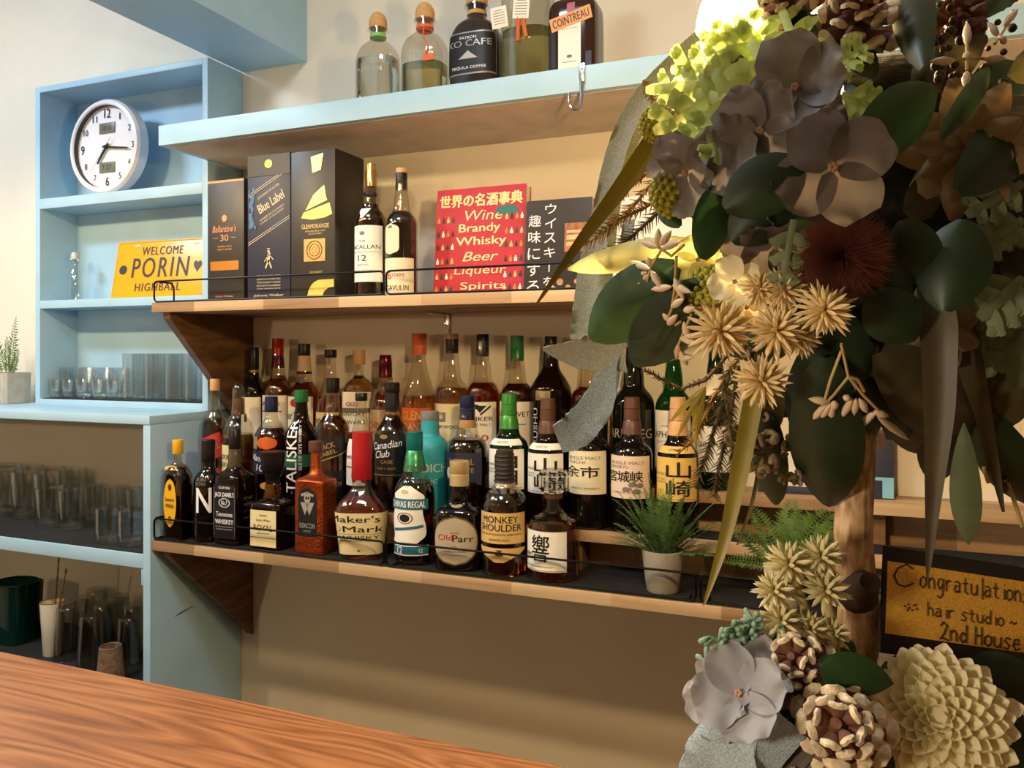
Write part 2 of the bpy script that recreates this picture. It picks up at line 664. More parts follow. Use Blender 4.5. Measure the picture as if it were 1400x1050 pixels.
# ------------------------------------------------------------------ long shelves
XR = 0.75
us = thing('wall_shelf', 'thick pale blue shelf under the ceiling carrying clear bottles', 'shelf', (0, 0, 0))
MB().box(XL, XR, 1.42, WY - .002, Z(.4835), Z(.530), bev=.0015).build('board', M_BLUE, us)
ul = MB().box(XL + .02, XR, 1.435, WY - .004, Z(.4820), Z(.4832))
ul.build('underside_lining', mat('raw_plywood', '#cdc4ba', 0.8, var=.12, scale=14, bump=.2), us, 0)


def bracket(parent, x, ztop, zbot_wall, yf, zf):
    th = .02
    prof = [(WY - .002, ztop), (yf, ztop), (yf, ztop - zf), (WY - .002, zbot_wall)]
    vs = [(x, y, z) for y, z in prof] + [(x + th, y, z) for y, z in prof]
    mb = MB().add(vs, [(0, 1, 2, 3), (7, 6, 5, 4), (0, 4, 5, 1), (1, 5, 6, 2), (2, 6, 7, 3), (3, 7, 4, 0)])
    return mb.build('bracket', M_DARKWOOD, parent, 0)


ms = thing('wall_shelf', 'middle light wood shelf holding gift boxes and books', 'shelf', (0, 0, 0))
MB().box(XL, XR, FY, WY - .002, Z(.0955), Z(.1177), bev=.0015).build('board', M_SHELF, ms)
bracket(ms, XL + .02, Z(.0952), Z(-.215), FY + .015, .012)
ls = thing('wall_shelf', 'lowest wood shelf with black mat carrying the front row of bottles', 'shelf', (0, 0, 0))
MB().box(XL, XR, FY, WY - .002, Z(-.4515), Z(-.4300), bev=.0015).build('board', M_SHELF, ls)
bracket(ls, XL + .02, Z(-.4518), Z(-.735), FY + .015, .012)
MB().box(XL + .004, XR, FY + .012, WY - .004, Z(-.4300), Z(-.4280)).build('shelf_liner', M_MAT, ls, 0)

# little steel angle under the middle shelf
px_, t_ = onY(612, WY)
sb = thing('shelf_bracket', 'small steel angle bracket under the middle shelf', 'bracket', (px_, WY - .001, Z(.095)))
MB().box(-.007, .007, -.004, -.001, -.05, -.0005, bev=.0008).build('wall_plate', M_CHROME, sb)
MB().box(-.006, .006, -.09, -.004, -.004, -.0005, bev=.0008).build('arm', M_DARKWOOD if False else M_CHROME, sb)
MB().box(-.006, .006, -.007, -.0042, -.048, -.025, bev=.001).build('screw_cover', M_WHITE, sb)

# stepped risers on the lowest shelf
SH0, SHA, SHB = -.428, -.345, -.269
def riser(y0, y1, zt, label, liner):
    r = thing('bottle_riser', label, 'riser', (0, 0, 0))
    MB().box(XL + .003, XR, y0, y1, Z(zt) - .022, Z(zt) - .0, bev=.0012).build('plank', M_SHELF, r)
    for x in (XL + .01, -1.0, -.5, .05, .6):
        MB().box(x, x + .02, y0 + .02, y1, Z(SH0), Z(zt) - .0222).build('support', M_DARKWOOD, r, 0)
    MB().box(XL + .003, XR, y1 - .014, y1, Z(SH0), Z(zt) - .0222).build('rear_rail', M_SHELF, r, 0)
    if liner:
        MB().box(XL + .005, XR, y0 + .012, y1 - .001, Z(zt), Z(zt) + .0015).build('liner', M_MAT, r, 0)
    return r
riser(1.513, 1.5985, SHA, 'lower stepped plank with black mat behind the front bottles', True)
riser(1.600, 1.697, SHB, 'upper stepped plank along the wall behind the bottles', False)
SHA += .0015


def rail(x0, x1, zb, label, side=False):
    h, r = .049, .009
    pts = []
    for cx, cz, a0 in ((x1 - r, h - r, 0), (x0 + r, h - r, 90), (x0 + r, .002 + r, 180), (x1 - r, .002 + r, 270)):
        for k in range(5):
            a = math.radians(a0 + 22.5 * k)
            pts.append((cx + r * math.cos(a), 0, cz + r * math.sin(a)))
    t = thing('guard_rail', label, 'rail', (0, FY + .006, zb + .0005))
    MB().tube(pts, .0022, 8, closed=True).build('wire_loop', M_WIRE, t)
    for x in ((x1 - .012,) if side else (x0 + .012, x1 - .012)):
        MB().tube([(x, 0, .0025), (x, .03, .0025)], .002, 6).build('wire_foot', M_WIRE, t)
    if side:
        p2 = [(x0 + .001, y, z) for y, z in ((.004, .002), (.05, .002), (.058, .01), (.058, h - .01), (.05, h), (.004, h))]
        MB().tube(p2, .0022, 8).build('wire_return', M_WIRE, t)
    return t


xs = [XL + .002, -.858, -.852, -.236, -.228, .39]
for k in range(3):
    w = ['at the left end', 'in front of the long middle run of', 'running behind the flower tree along'][k]
    rail(xs[2 * k], xs[2 * k + 1], Z(.1177), ['black wire rail at left end of the middle shelf', 'black wire rail before the books on the middle shelf',
         'black wire rail on the middle shelf behind the flower ball'][k], k == 0)
    rail(xs[2 * k], xs[2 * k + 1], Z(SH0), ['black wire rail before the yellow-capped bottle on lowest shelf', 'black wire rail before the decanter on the lowest shelf',
         'black wire rail on lowest shelf behind the birch trunk'][k], k == 0)

# ------------------------------------------------------------------ bar counter
bc = thing('bar_counter', 'oak grained bar counter top along the bottom of the view', 'counter', (0, 0, 0))
CZ = Z(-.42)
MB().box(-2.6, 1.2, .18, .78, CZ - .04, CZ, bev=.003).build('worktop', M_COUNTER, bc)
MB().box(-2.55, 1.15, .24, .72, 0, CZ - .0405).build('front_panel', M_DARKWOOD, bc, 0)

# ------------------------------------------------------------------ clock on the cabinet shelf
X, t_ = onY(150, 1.605)
ck = thing('wall_clock', 'round white clock with black numerals leaning in the blue cabinet', 'clock', (X, 1.602, Z(.430)))
R = .1275
A90 = Matrix.Translation((0, 0, R)) @ Matrix.Rotation(PI / 2, 4, 'X')     # lathe axis z -> -Y (towards the room)
M_CLK = mat('clock_plastic', '#e4e2ea', .35, var=.02)
MB().lathe([(R - .003, -.018), (R, -.012), (R, .012), (R - .005, .019), (R - .014, .0205), (R - .0165, .018), (R - .0165, .004)], 64, M=A90, cap0=True, cap1=False).build('rim', M_CLK, ck)
MB().lathe([(R - .0155, .0035), (0.0005, .0036)], 64, M=A90, cap0=False).build('dial', mat('clock_dial', '#f0eef4', .5, var=.015), ck)
MB().lathe([(R - .0166, .0165), (R - .0172, .0046)], 64, M=A90, cap0=False, cap1=False).build('inner_ring', mat('ring_grey', '#3a3b44', .5, var=.05), ck)
mb = MB()
fd = flat_map(-.0052, 0, R)
for h in range(1, 13):
    a = math.radians(90 - 30 * h)
    big = h in (12, 9, 6, 3)
    rr = R * .72
    hh = .024 if big else .017
    ww = hh * (.95 if h >= 10 else .5)
    if h == 3:
        hh, ww = .016, .009
    if h == 1:
        ww = hh * .22
    words(mb, str(h), fd, rr * math.cos(a), rr * math.sin(a), ww, hh, bold=.01)
for k in range(60):
    a = 2 * PI * k / 60
    L = .005 if k % 5 == 0 else .0022
    vs, fs = grid2d(.0012, L, 1, 1)
    put(mb, vs, fs, fd, R * .845 * math.cos(a), R * .845 * math.sin(a), rot=a - PI / 2)
mb.build('numerals', M_INK, ck, 0)
for dz, w, s in ((.052, .056, '18:16'), (-.054, .056, '7 27')):
    pn = MB().box(-w / 2, w / 2, -.0068, -.0044, R + dz - .014, R + dz + .014, bev=.0008).build('lcd_panel', mat('lcd_grey', '#6f7468', .3, var=.04), ck)
    d = MB()
    words(d, s, flat_map(-.0072, 0, R + dz), 0, 0, .034, .014, bold=.01)
    d.build('digits', mat('lcd_ink', '#3b3f38', .5), pn, 0)
def hand(name, ang, L, w, y, m):
    d = MB()
    a = math.radians(90 - ang)
    ux_, uz_ = math.cos(a), math.sin(a)
    def P(l, s): return (ux_ * l - uz_ * s, R + uz_ * l + ux_ * s)
    q = [P(-.012, w), P(L * .9, w * .8), P(L, 0), P(L * .9, -w * .8), P(-.012, -w)]
    vs = [(x, y, z) for x, z in q] + [(x, y - .0012, z) for x, z in q]
    n = len(q)
    d.add(vs, [list(range(n - 1, -1, -1)), list(range(n, 2 * n))] + [[i, (i + 1) % n, n + (i + 1) % n, n + i] for i in range(n)])
    return d.build(name, m, ck, 0)
hand('hour_hand', 217, .056, .0036, -.008, M_BLACK)
hand('minute_hand', 97, .086, .0026, -.0098, M_BLACK)
hand('second_hand', 40, .03, .0007, -.0115, M_CHROME)
hand('second_hand', 220, .085, .0006, -.0115, M_CHROME)
MB().lathe([(.005, .006), (.005, .0135), (.0005, .0137)], 16, M=A90).build('hub', M_BLACK, ck)

# ------------------------------------------------------------------ yellow licence plate
x0, _ = onY(152, 1.60); x1, _ = onY(273.5, 1.60)
pw, ph = x1 - x0, .158
pl = thing('licence_plate', 'yellow embossed tin plate leaning in the blue cabinet', 'plate', ((x0 + x1) / 2, 1.606, Z(.1485)))
pl.rotation_euler = (math.radians(-11), 0, math.radians(3))
M_YEL = mat('plate_yellow', '#e0a010', .3, var=.04)
MB().box(-pw / 2, pw / 2, -.0012, .0012, 0, ph, bev=.001).build('plate', M_YEL, pl)
ring = []
rr = .014
for cx, cz, a0 in ((pw / 2 - rr - .003, ph - rr - .003, 0), (-pw / 2 + rr + .003, ph - rr - .003, 90), (-pw / 2 + rr + .003, rr + .003, 180), (pw / 2 - rr - .003, rr + .003, 270)):
    for k in range(5):
        a = math.radians(a0 + 22.5 * k)
        ring.append((cx + rr * math.cos(a), -.0012, cz + rr * math.sin(a)))
MB().tube(ring, .0016, 6, closed=True).build('raised_border', M_YEL, pl)
mb = MB()
fp = flat_map(-.0022, 0, ph / 2)
words(mb, 'WELCOME', fp, 0, .050, .135, .023, bold=.02, spacing=1.15)
words(mb, 'PORIN', fp, 0, .004, .185, .055, bold=.012, spacing=1.2)
words(mb, 'HIGHBALL', fp, 0, -.050, .150, .022, bold=.02, spacing=1.15)
vs, fs = disc2d(.013, .013)
put(mb, vs, fs, fp, -.124, .0)
hp = []
for k in range(40):
    a = 2 * PI * k / 40
    hp.append(Vector((16 * math.sin(a) ** 3 * .0008, (13 * math.cos(a) - 5 * math.cos(2 * a) - 2 * math.cos(3 * a) - math.cos(4 * a)) * .0011, 0)))
put(mb, hp, [list(range(40))], fp, .122, .004)
mb.build('lettering', mat('plate_navy', '#2a2638', .45, var=.05), pl, 0)
for sx in (-.085, .085):
    sl = MB()
    vs, fs = disc2d(.010, .0035)
    put(sl, vs, fs, flat_map(-.0021, 0, ph / 2), sx + (.02 if sx > 0 else 0), .066)
    sl.build('slot', mat('slot_grey', '#b9bdb4', .5), pl, 0)

# ------------------------------------------------------------------ glasses
def tumbler_mesh(rb, rt, h, th=.0022, base=.008, seg=24, ribs=0, up=True):
    """open glass; up=False turns it upside down"""
    prof = [(rb * .9, 0), (rb, .003), (rb + (rt - rb) * .5, h * .5), (rt, h - .001), (rt - th * .5, h), (rt - th, h - .001),
            (rb + (rt - rb) * .5 - th, h * .5), (rb - th, base + .004), (rb * .6, base), (.0005, base)]
    mb = MB()
    rings = []
    for k, (r, z) in enumerate(prof):
        zz = z if up else h - z
        row = []
        for i in range(seg):
            a = 2 * PI * i / seg
            q = r
            if ribs and k in (1, 2) and i % 2:
                q = r * (1 - ribs)
            row.append((q * math.cos(a), q * math.sin(a), zz))
        rings.append(row)
    if not up:
        rings = [list(reversed(r)) for r in rings]
    mb.rings(rings, 0, True, True)
    return mb


def glasses(name, label, group, mesh, spots, m=None):
    src = None
    for k, (p, rz) in enumerate(spots):
        if src is None:
            src = mesh.build(name, m or M_GLASSW)
            tag(src, label, 'glass', group)
            o = src
        else:
            o = src.copy()
            COL.objects.link(o)
        o.location = p
        o.rotation_euler = (0, 0, rz)


zl = uz0 + .0211
def at(px, Y, z): return (onY(px, Y)[0], Y, z)
glasses('highball_glass', 'tall clear highball glass in the blue cabinet in front of the bracket', 'tall glasses in the blue cabinet',
        tumbler_mesh(.0265, .0285, .122), [(at(px, 1.612, zl), .3 * k) for k, px in enumerate((183, 212, 240, 267))] + [(at(px, 1.664, zl), .2 * k) for k, px in enumerate((196, 222, 248))])
glasses('shot_glass', 'small clear shot glass in front on the blue cabinet floor', 'shot glasses in the blue cabinet',
        tumbler_mesh(.0185, .0225, .052, base=.014, seg=16, ribs=.06), [(at(px, 1.602, zl), .3 * k) for k, px in enumerate((78, 96, 115, 136, 157))])
glasses('rocks_glass', 'short clear glass standing behind the shot glasses', 'short glasses behind the shot glasses',
        tumbler_mesh(.023, .028, .083, base=.01), [(at(px, 1.658, zl), .3 * k) for k, px in enumerate((92, 116, 140, 163))])
z1 = Z(S1) + .0036
glasses('highball_glass', 'tall clear glass in the rear rows of the base cabinet upper shelf', 'tall glasses on the base cabinet shelf',
        tumbler_mesh(.030, .0345, .132), [(at(px, 1.655, z1), .2 * k) for k, px in enumerate((-18, 12, 42, 72, 101))] +
        [(at(px, 1.575, z1), .2 * k) for k, px in enumerate((-30, 2, 33, 64))])
glasses('highball_glass', 'tumbler just behind the two ribbed glasses in the base cabinet', 'tumblers behind the ribbed glasses',
        tumbler_mesh(.028, .032, .105), [(at(px, 1.60, z1), .2 * k) for k, px in enumerate((98, 130, 160, 188))] + [(at(px, 1.52, z1), .2 * k) for k, px in enumerate((66, 97))])
for lb, px in (('ribbed clear tumbler, left one of the front pair in base cabinet', 149), ('ribbed clear tumbler beside the cabinet post', 180)):
    g = tag(MB().add(*(lambda m: (m.v, m.f))(tumbler_mesh(.031, .032, .086, seg=40, ribs=.07))).build('ribbed_tumbler', M_GLASSW), lb, 'glass', 'ribbed tumblers in the base cabinet')
    g.location = at(px, 1.452, z1)
z2 = Z(S2) + .0036
M_SMOKE = thin_glass('smoky_glass', '#eeeeea', .08, .6)
glasses('bar_tumbler', 'upside down tumbler in the cluster on the lowest cabinet shelf', 'upside down tumblers on the lowest cabinet shelf',
        tumbler_mesh(.027, .036, .132, seg=32, ribs=.03, up=False), [(at(px, Y, z2), .2 * k) for k, (px, Y) in enumerate(((93, 1.50), (125, 1.475), (112, 1.575), (143, 1.555), (162, 1.625), (132, 1.65), (177, 1.50), (183, 1.58)))], M_SMOKE)
g = tag(tumbler_mesh(.033, .025, .085, seg=30, ribs=.05).build('frosted_tumbler', mat('frosted_amber', '#a08468', .45, var=.35, scale=90, trans=.5, bump=.8, bscale=160)),
        'bumpy frosted brownish tumbler in front of the upside down glasses', 'glass')
g.location = at(151, 1.432, z2)
# green bucket
gb = thing('ice_bucket', 'dark green glass bucket on the lowest cabinet shelf', 'bucket', at(22, 1.54, z2))
m = MB()
m.rings([section(.052, .045, 5, 0, 28), section(.060, .05, 5, .16, 28), section(.057, .047, 5, .16, 28), section(.049, .042, 5, .006, 28)], 0, True, True)
m.build('body', mat('green_glass', '#0d4a43', .08, var=.08, trans=.75), gb)
m = MB().tube([(.06 * math.cos(a) , .051 * math.sin(a), .16) for a in [2 * PI * k / 28 for k in range(28)]], .002, 6, closed=True).build('rim', mat('dark_green', '#0a2f2b', .2), gb)
# white cup and bar spoons
wc = thing('cup', 'white tapered cup with gold inside holding bar spoons', 'cup', at(72, 1.50, z2))
MB().lathe([(.0215, 0), (.0225, .002), (.0305, .138), (.0295, .139), (.0285, .137), (.021, .004), (.001, .004)], 28).build('body', mat('white_enamel', '#d9d2c4', .35, var=.03), wc)
MB().lathe([(.0302, .1375), (.0307, .1395), (.029, .1398), (.0286, .1375)], 28, cap0=False, cap1=False).build('rim', M_GOLD, wc)
for lb, (dx, dy, L, lean) in (('long twisted bar spoon standing tallest in the white cup', (.008, .004, .26, .012)), ('shorter bar spoon leaning in the white cup', (.012, -.006, .215, .05))):
    b0 = Vector((at(72, 1.50, z2))) + Vector((-dx * .3, dy * .3, .012))
    b1 = b0 + Vector((lean + dx, dy, L))
    sp = thing('bar_spoon', lb, 'spoon', b0, group=None)
    d = b1 - b0
    pts = [d * (k / 40) for k in range(41)]
    tw = MB()
    for s_ in (0, PI):
        tw.tube([p + Vector((math.cos(k * .9 + s_), math.sin(k * .9 + s_), 0)) * .0011 for k, p in enumerate(pts)], .0013, 6)
    tw.build('twisted_stem', M_GOLD, sp)
    MB().ball(tuple(d), .004, .004, .007).build('finial', M_GOLD, sp)

# small clip-top bottle
p = at(103, 1.625, Z(.148) + .0006)
cb = thing('clip_bottle', 'tiny empty clear bottle with clip stopper beside the yellow plate', 'bottle', p)
MB().lathe([(.017, 0), (.0195, .003), (.0195, .066), (.016, .078), (.0095, .09), (.0085, .105), (.0105, .107), (.0105, .113), (.0075, .1135)], 20).build('body', M_GLASSW, cb)
MB().lathe([(.0075, .114), (.011, .116), (.012, .128), (.008, .136), (.001, .137)], 16).build('stopper', mat('milky_glass', '#d5dcdc', .2, trans=.4), cb)
MB().tube([(-.0115, 0, .103), (-.0135, -.004, .118), (-.009, 0, .138), (.009, 0, .138), (.0135, -.004, .118), (.0115, 0, .103)], .0011, 6).build('wire_clip', M_CHROME, cb)

# ------------------------------------------------------------------ steel hook on the upper shelf
xh, th_ = onY(796, 1.42)
hk = thing('hook', 'steel J hook screwed to the pale blue shelf front', 'hook', (xh, 1.4195, Z(.530)))
MB().box(-.006, .006, -.0025, 0, -.033, .004, bev=.001).build('plate', M_CHROME, hk)
for dz in (-.006, -.024):
    MB().ball((0, -.003, dz), .0028, .0018, .0028, 10, 5).build('screw', M_CHROME, hk)
pts = [(0, -.003, -.03), (.0, -.004, -.06), (-.001, -.006, -.073)]
pts += [(-.0085 * (1 - math.cos(a)), -.006 - .014 * (1 - math.cos(a)) * .6, -.073 - .012 * math.sin(a)) for a in [PI * k / 6 for k in range(1, 7)]]
pts += [(-.017, -.023, -.055)]
MB().tube(pts, [.0042, .0034, .003] + [.003] * 6 + [.0028], 10).build('hook_arm', M_CHROME, hk)

# ------------------------------------------------------------------ potted ferns
M_FERN = mat('fern_green', '#5d7a3c', .6, var=.3, scale=60, transl=.25)
M_FERN_D = mat('fern_dark', '#5f8048', .6, var=.3, scale=60, transl=.25)
M_POT = mat('grey_pot', '#9b958a', .8, var=.12, scale=50, bump=.3)
M_SOIL = mat('moss_soil', '#3c3a22', .95, var=.3, scale=120)


def frond(base, d, L, w, droop, pairs, rs, lw=.28, side=None):
    """arching stalk with leaflets down both sides -> one mesh"""
    mb = MB()
    d = Vector(d).normalized()
    up = Vector((0, 0, 1))
    sd = (side or d.cross(up))
    sd = sd.normalized() if sd.length > 1e-4 else Vector((1, 0, 0))
    pts = []
    for k in range(13):
        u = k / 12
        pts.append(Vector(base) + d * (L * u) + up * (-droop * L * u * u))
    mb.tube(pts, [.0011 * (1 - .6 * k / 12) for k in range(13)], 5)
    for k in range(pairs):
        u = .12 + .88 * k / (pairs - 1)
        i = min(11, int(u * 12))
        p = pts[i].lerp(pts[i + 1], u * 12 - i)
        tdir = (pts[i + 1] - pts[i]).normalized()
        ww = w * (math.sin(PI * min(1, u * .86 + .14)) ** .6 + .05) * rs.uniform(.85, 1.1)
        nrm = sd.cross(tdir).normalized()
        for s in (-1, 1):
            out = (sd * s + tdir * .45 + nrm * rs.uniform(-.15, .25)).normalized()
            q = out.cross(nrm).normalized() * (ww * lw * .5)
            tip = p + out * ww
            mid = p + out * ww * .45 + nrm * ww * .06
            mb.add([p, mid + q, tip, mid - q], [[0, 1, 2, 3]])
    return mb


def potted(name, label, loc, pot, fronds, mf, pot_m=M_POT, soil=None):
    t = thing(name, label, 'plant', loc)
    pot.build('pot', pot_m, t)
    if soil:
        soil.build('soil', M_SOIL, t)
    for fr in fronds:
        fr.build('frond', mf, t, 30)
    return t


rs = random.Random(3)
def round_pot(rb, rt, h):
    p = MB().lathe([(rb * .95, 0), (rb, .002), (rt, h - .003), (rt, h), (rt - .003, h), (rt - .004, h - .008), (rt - .006, h - .012), (.001, h - .012)], 28)
    s = MB().lathe([(rt - .0065, h - .0118), (rt * .5, h - .006), (.001, h - .004)], 20, cap0=False)
    return p, s
pt, so = round_pot(.029, .0375, .075)
fr = []
for k in range(36):
    a = k * 2.39996
    el = (rs.uniform(.5, 1.0), rs.uniform(1.2, 2.2), rs.uniform(2.2, 6.0))[k % 3]
    d = (math.cos(a), math.sin(a) * .7 if math.sin(a) < 0 else math.sin(a) * .15, el)
    fr.append(frond((.014 * math.cos(a), .01 * math.sin(a), .066), d, (rs.uniform(.075, .11), rs.uniform(.11, .16), rs.uniform(.13, .19))[k % 3], rs.uniform(.013, .019), rs.uniform(.1, .35), 30, rs, .2))
fr.append(frond((.01, 0, .066), (1, -.35, .30), .10, .018, .15, 24, rs, .24))
fr.append(frond((.01, 0, .066), (.9, -.1, 1.0), .16, .018, .3, 24, rs, .24))
fr.append(frond((-.01, 0, .066), (-.8, -.2, 1.5), .17, .016, .3, 26, rs, .22))
potted('potted_fern', 'bushy fern in grey pot before the cream labelled bottle on lowest shelf', at(906, 1.452, Z(SH0) + .0006), pt, fr, M_FERN_D, soil=so)
pt, so = round_pot(.027, .034, .068)
fr = []
for (dx, dz, L, w) in ((-.35, 1, .15, .021), (.45, 1.0, .18, .032), (.1, 1.2, .15, .028), (-1, .25, .10, .016), (.9, .5, .13, .024), (-.6, .7, .13, .02), (.2, .8, .13, .03), (.6, .8, .15, .028)):
    fr.append(frond((dx * .01, 0, .06), (dx, rs.uniform(-.25, .25), dz), L, w, rs.uniform(.1, .3), 18, rs, .3, side=Vector((dz, 0, -dx))))
potted('potted_fern', 'long-leaflet fern in pale pot partly hidden behind the birch trunk', at(1072, 1.452, Z(SH0) + .0006), pt, fr, M_FERN, mat('pale_pot', '#b9b1a4', .8, var=.1, scale=50), soil=so)
# concrete pot at the left edge, on the base cabinet
pb = MB().rings([section(.040, .040, 14, 0, 32), section(.041, .041, 14, .002, 32), section(.043, .043, 14, .088, 32), section(.038, .038, 14, .088, 32), section(.037, .037, 14, .08, 32)])
fr = []
for (dx, dz, L, w) in ((-.35, 1, .17, .022), (.32, 1.1, .155, .022), (-.8, .9, .13, .02), (.05, 1, .10, .02), (.5, .8, .08, .018)):
    fr.append(frond((dx * .02, 0, .078), (dx, -.1, dz), L, w, -.15, 22, rs, .26, side=Vector((dz, 0, -dx))))
potted('potted_fern', 'fern in square concrete pot on the base cabinet ledge', at(12, 1.60, lz1 + .0006), pb, fr, M_FERN, mat('concrete', '#b7b0a6', .85, var=.12, scale=40, bump=.3),
       soil=MB().lathe([(.035, .0802), (.001, .082)], 20, cap0=False))

# ================================================================== bottles
def liquid(name, col, trans=1.0, rough=0.02):
    return mat(name, col, rough, var=.04, scale=20, trans=trans, ior=1.36)


M_AMBER = liquid('amber_whisky', '#e08a34')
M_PALE = liquid('pale_whisky', '#eec06a')
M_RED = liquid('red_amber_whisky', '#cc5a1e')
M_DEEP = liquid('deep_amber_whisky', '#7c3512')
M_DARK = mat('dark_bottle', '#1d0e07', .06, var=.1, scale=18, trans=.55, ior=1.36, coat=.3)
M_BLK = mat('black_bottle', '#0c0a0a', .07, var=.1, coat=.3)
M_GRN = mat('green_bottle', '#1f6a2c', .05, var=.06, trans=.8, ior=1.3)
M_DGRN = mat('dark_green_bottle', '#0d2a16', .05, var=.08, trans=.4, ior=1.36, coat=.3)
M_TEQ = liquid('pale_tequila', '#e4d79a')
M_CAPBLK = mat('black_cap', '#151416', .35, var=.08)
M_CAPRED = mat('red_cap', '#96231f', .3, metal=.35, var=.08)
M_CAPDRED = mat('maroon_cap', '#5b1220', .3, metal=.5, var=.1)
M_CAPGOLD = mat('gold_cap', '#c9a35c', .32, metal=.75, var=.08)
M_CAPTAN = mat('tan_cap', '#c89a6a', .5, var=.08)
M_CAPGRN = mat('green_cap', '#1d6a3a', .35, var=.08)
M_CAPBLUE = mat('navy_cap', '#232a55', .35, metal=.3, var=.1)
M_CAPBROWN = mat('brown_cap', '#5a3a2c', .45, var=.1)
M_CAPYEL = mat('yellow_cap', '#d8a51c', .4, var=.06)
M_TEAL = mat('teal_foil', '#1f8287', .3, metal=.55, var=.12)
M_COPPER = mat('copper_glass', '#b4552c', .28, metal=.85, var=.3, scale=160, bump=.8, bscale=300)
M_TURQ = mat('turquoise_glass', '#2c98a4', .5, var=.05)
M_BLKLAB = mat('black_label', '#141215', .5, var=.06)
M_NAVY = mat('navy_label', '#26283f', .5, var=.06)
M_YLAB = mat('yellow_label', '#e2aa1a', .5, var=.05)
M_TAN = mat('tan_label', '#d0ad6c', .6, var=.08)
M_IVORY = mat('ivory_label', '#ddd3b4', .6, var=.04)
M_PINK = mat('pinkish_label', '#dcc6b2', .6, var=.04)
M_GOLDLAB = mat('gold_label', '#d9b35c', .55, var=.08)
M_GREYINK = mat('grey_ink', '#77706a', .6)
M_REDINK = mat('red_ink', '#b03a2c', .6)
M_BROWNINK = mat('brown_ink', '#4d3422', .6)
M_GOLDINK = mat('gold_ink', '#c8a45c', .35, metal=.6)
M_TEALINK = mat('teal_ink', '#2b6a7c', .5)
M_REDLAB = mat('red_label', '#b5322a', .5, var=.06)
M_ORLAB = mat('orange_label', '#d0602c', .5, var=.1)
M_SILVER = mat('silver_grey', '#a9a6a2', .4, metal=.3)

SHAPES = {
    'tall': [(0, .92), (.012, 1), (.57, 1), (.63, .93), (.68, .70), (.72, .50), (.77, .41), (.86, .37), (.93, .36)],
    'bulge': [(0, .92), (.012, 1), (.53, 1), (.585, .96), (.63, .80), (.66, .60), (.69, .50), (.75, .50), (.80, .46), (.86, .37), (.95, .34)],
    'slope': [(0, .92), (.012, 1), (.48, 1), (.58, .86), (.68, .60), (.76, .44), (.83, .36), (.95, .34)],
    'malt': [(0, .92), (.012, 1), (.54, 1), (.595, .97), (.635, .82), (.66, .60), (.69, .52), (.76, .47), (.83, .39), (.95, .36)],
    'kaku': [(0, .92), (.015, 1), (.62, 1), (.69, .92), (.735, .66), (.76, .36), (.80, .28), (.93, .27)],
    'jack': [(0, .94), (.015, 1), (.56, 1), (.60, .93), (.63, .60), (.66, .40), (.74, .37), (.83, .33), (.93, .31)],
    'royal': [(0, .95), (.015, 1), (.43, 1), (.475, .96), (.495, .6), (.52, .40), (.66, .36), (.72, .32), (.9, .3)],
    'maker': [(0, .72), (.015, .80), (.2, .90), (.36, 1), (.40, .98), (.45, .84), (.51, .55), (.56, .36), (.64, .30), (.95, .28)],
    'regal': [(0, .90), (.012, .96), (.40, 1), (.52, 1), (.585, .93), (.635, .75), (.66, .58), (.70, .56), (.74, .54), (.79, .42), (.95, .34)],
    'parr': [(0, .94), (.015, 1), (.48, 1), (.535, .96), (.57, .78), (.60, .46), (.66, .43), (.70, .40), (.95, .34)],
    'monkey': [(0, .92), (.012, 1), (.54, 1), (.60, .96), (.66, .76), (.70, .50), (.76, .42), (.95, .36)],
    'decanter': [(0, .90), (.02, 1), (.46, 1), (.50, .98), (.545, .93), (.575, .74), (.60, .48), (.64, .36), (.74, .34)],
    'patron': [(0, .94), (.02, 1), (.40, 1), (.52, .97), (.60, .84), (.66, .60), (.685, .42), (.73, .36), (.83, .35)],
    'oblong': [(0, .95), (.012, 1), (.80, 1), (.86, .93), (.90, .74), (.93, .4), (.98, .3)],
    'shoulder': [(0, .92), (.012, 1), (.60, 1), (.64, .97), (.70, .75), (.76, .46), (.80, .38), (.95, .34)],
    'laddie': [(0, .92), (.012, 1), (.62, 1), (.68, .96), (.73, .78), (.76, .54), (.80, .50), (.93, .48)],
    'coin': [(0, .95), (.015, 1), (.46, 1), (.53, .94), (.57, .78), (.60, .42), (.68, .3), (.95, .3)],
    'deacon': [(0, .97), (.01, 1), (.64, 1), (.66, .97), (.69, .55), (.72, .34), (.8, .30), (.95, .30)],
}
ROWS = {'F': (1.4555, SH0 + .0006), 'M': (1.552, SHA + .0006), 'R': (1.651, SHB + .0006), 'U': (1.50, .5306), 'S': (1.50, .1183)}
SEG = 30


def smooth_profile(pr):
    pr = [pr[0]] + [p for p in pr[1:]]
    for _ in range(2):
        out = [pr[0], pr[1]]
        for a, b in zip(pr[1:-1], pr[2:]):
            out += [(a[0] * .75 + b[0] * .25, a[1] * .75 + b[1] * .25), (a[0] * .25 + b[0] * .75, a[1] * .25 + b[1] * .75)]
        out.append(pr[-1])
        pr = out
    return pr


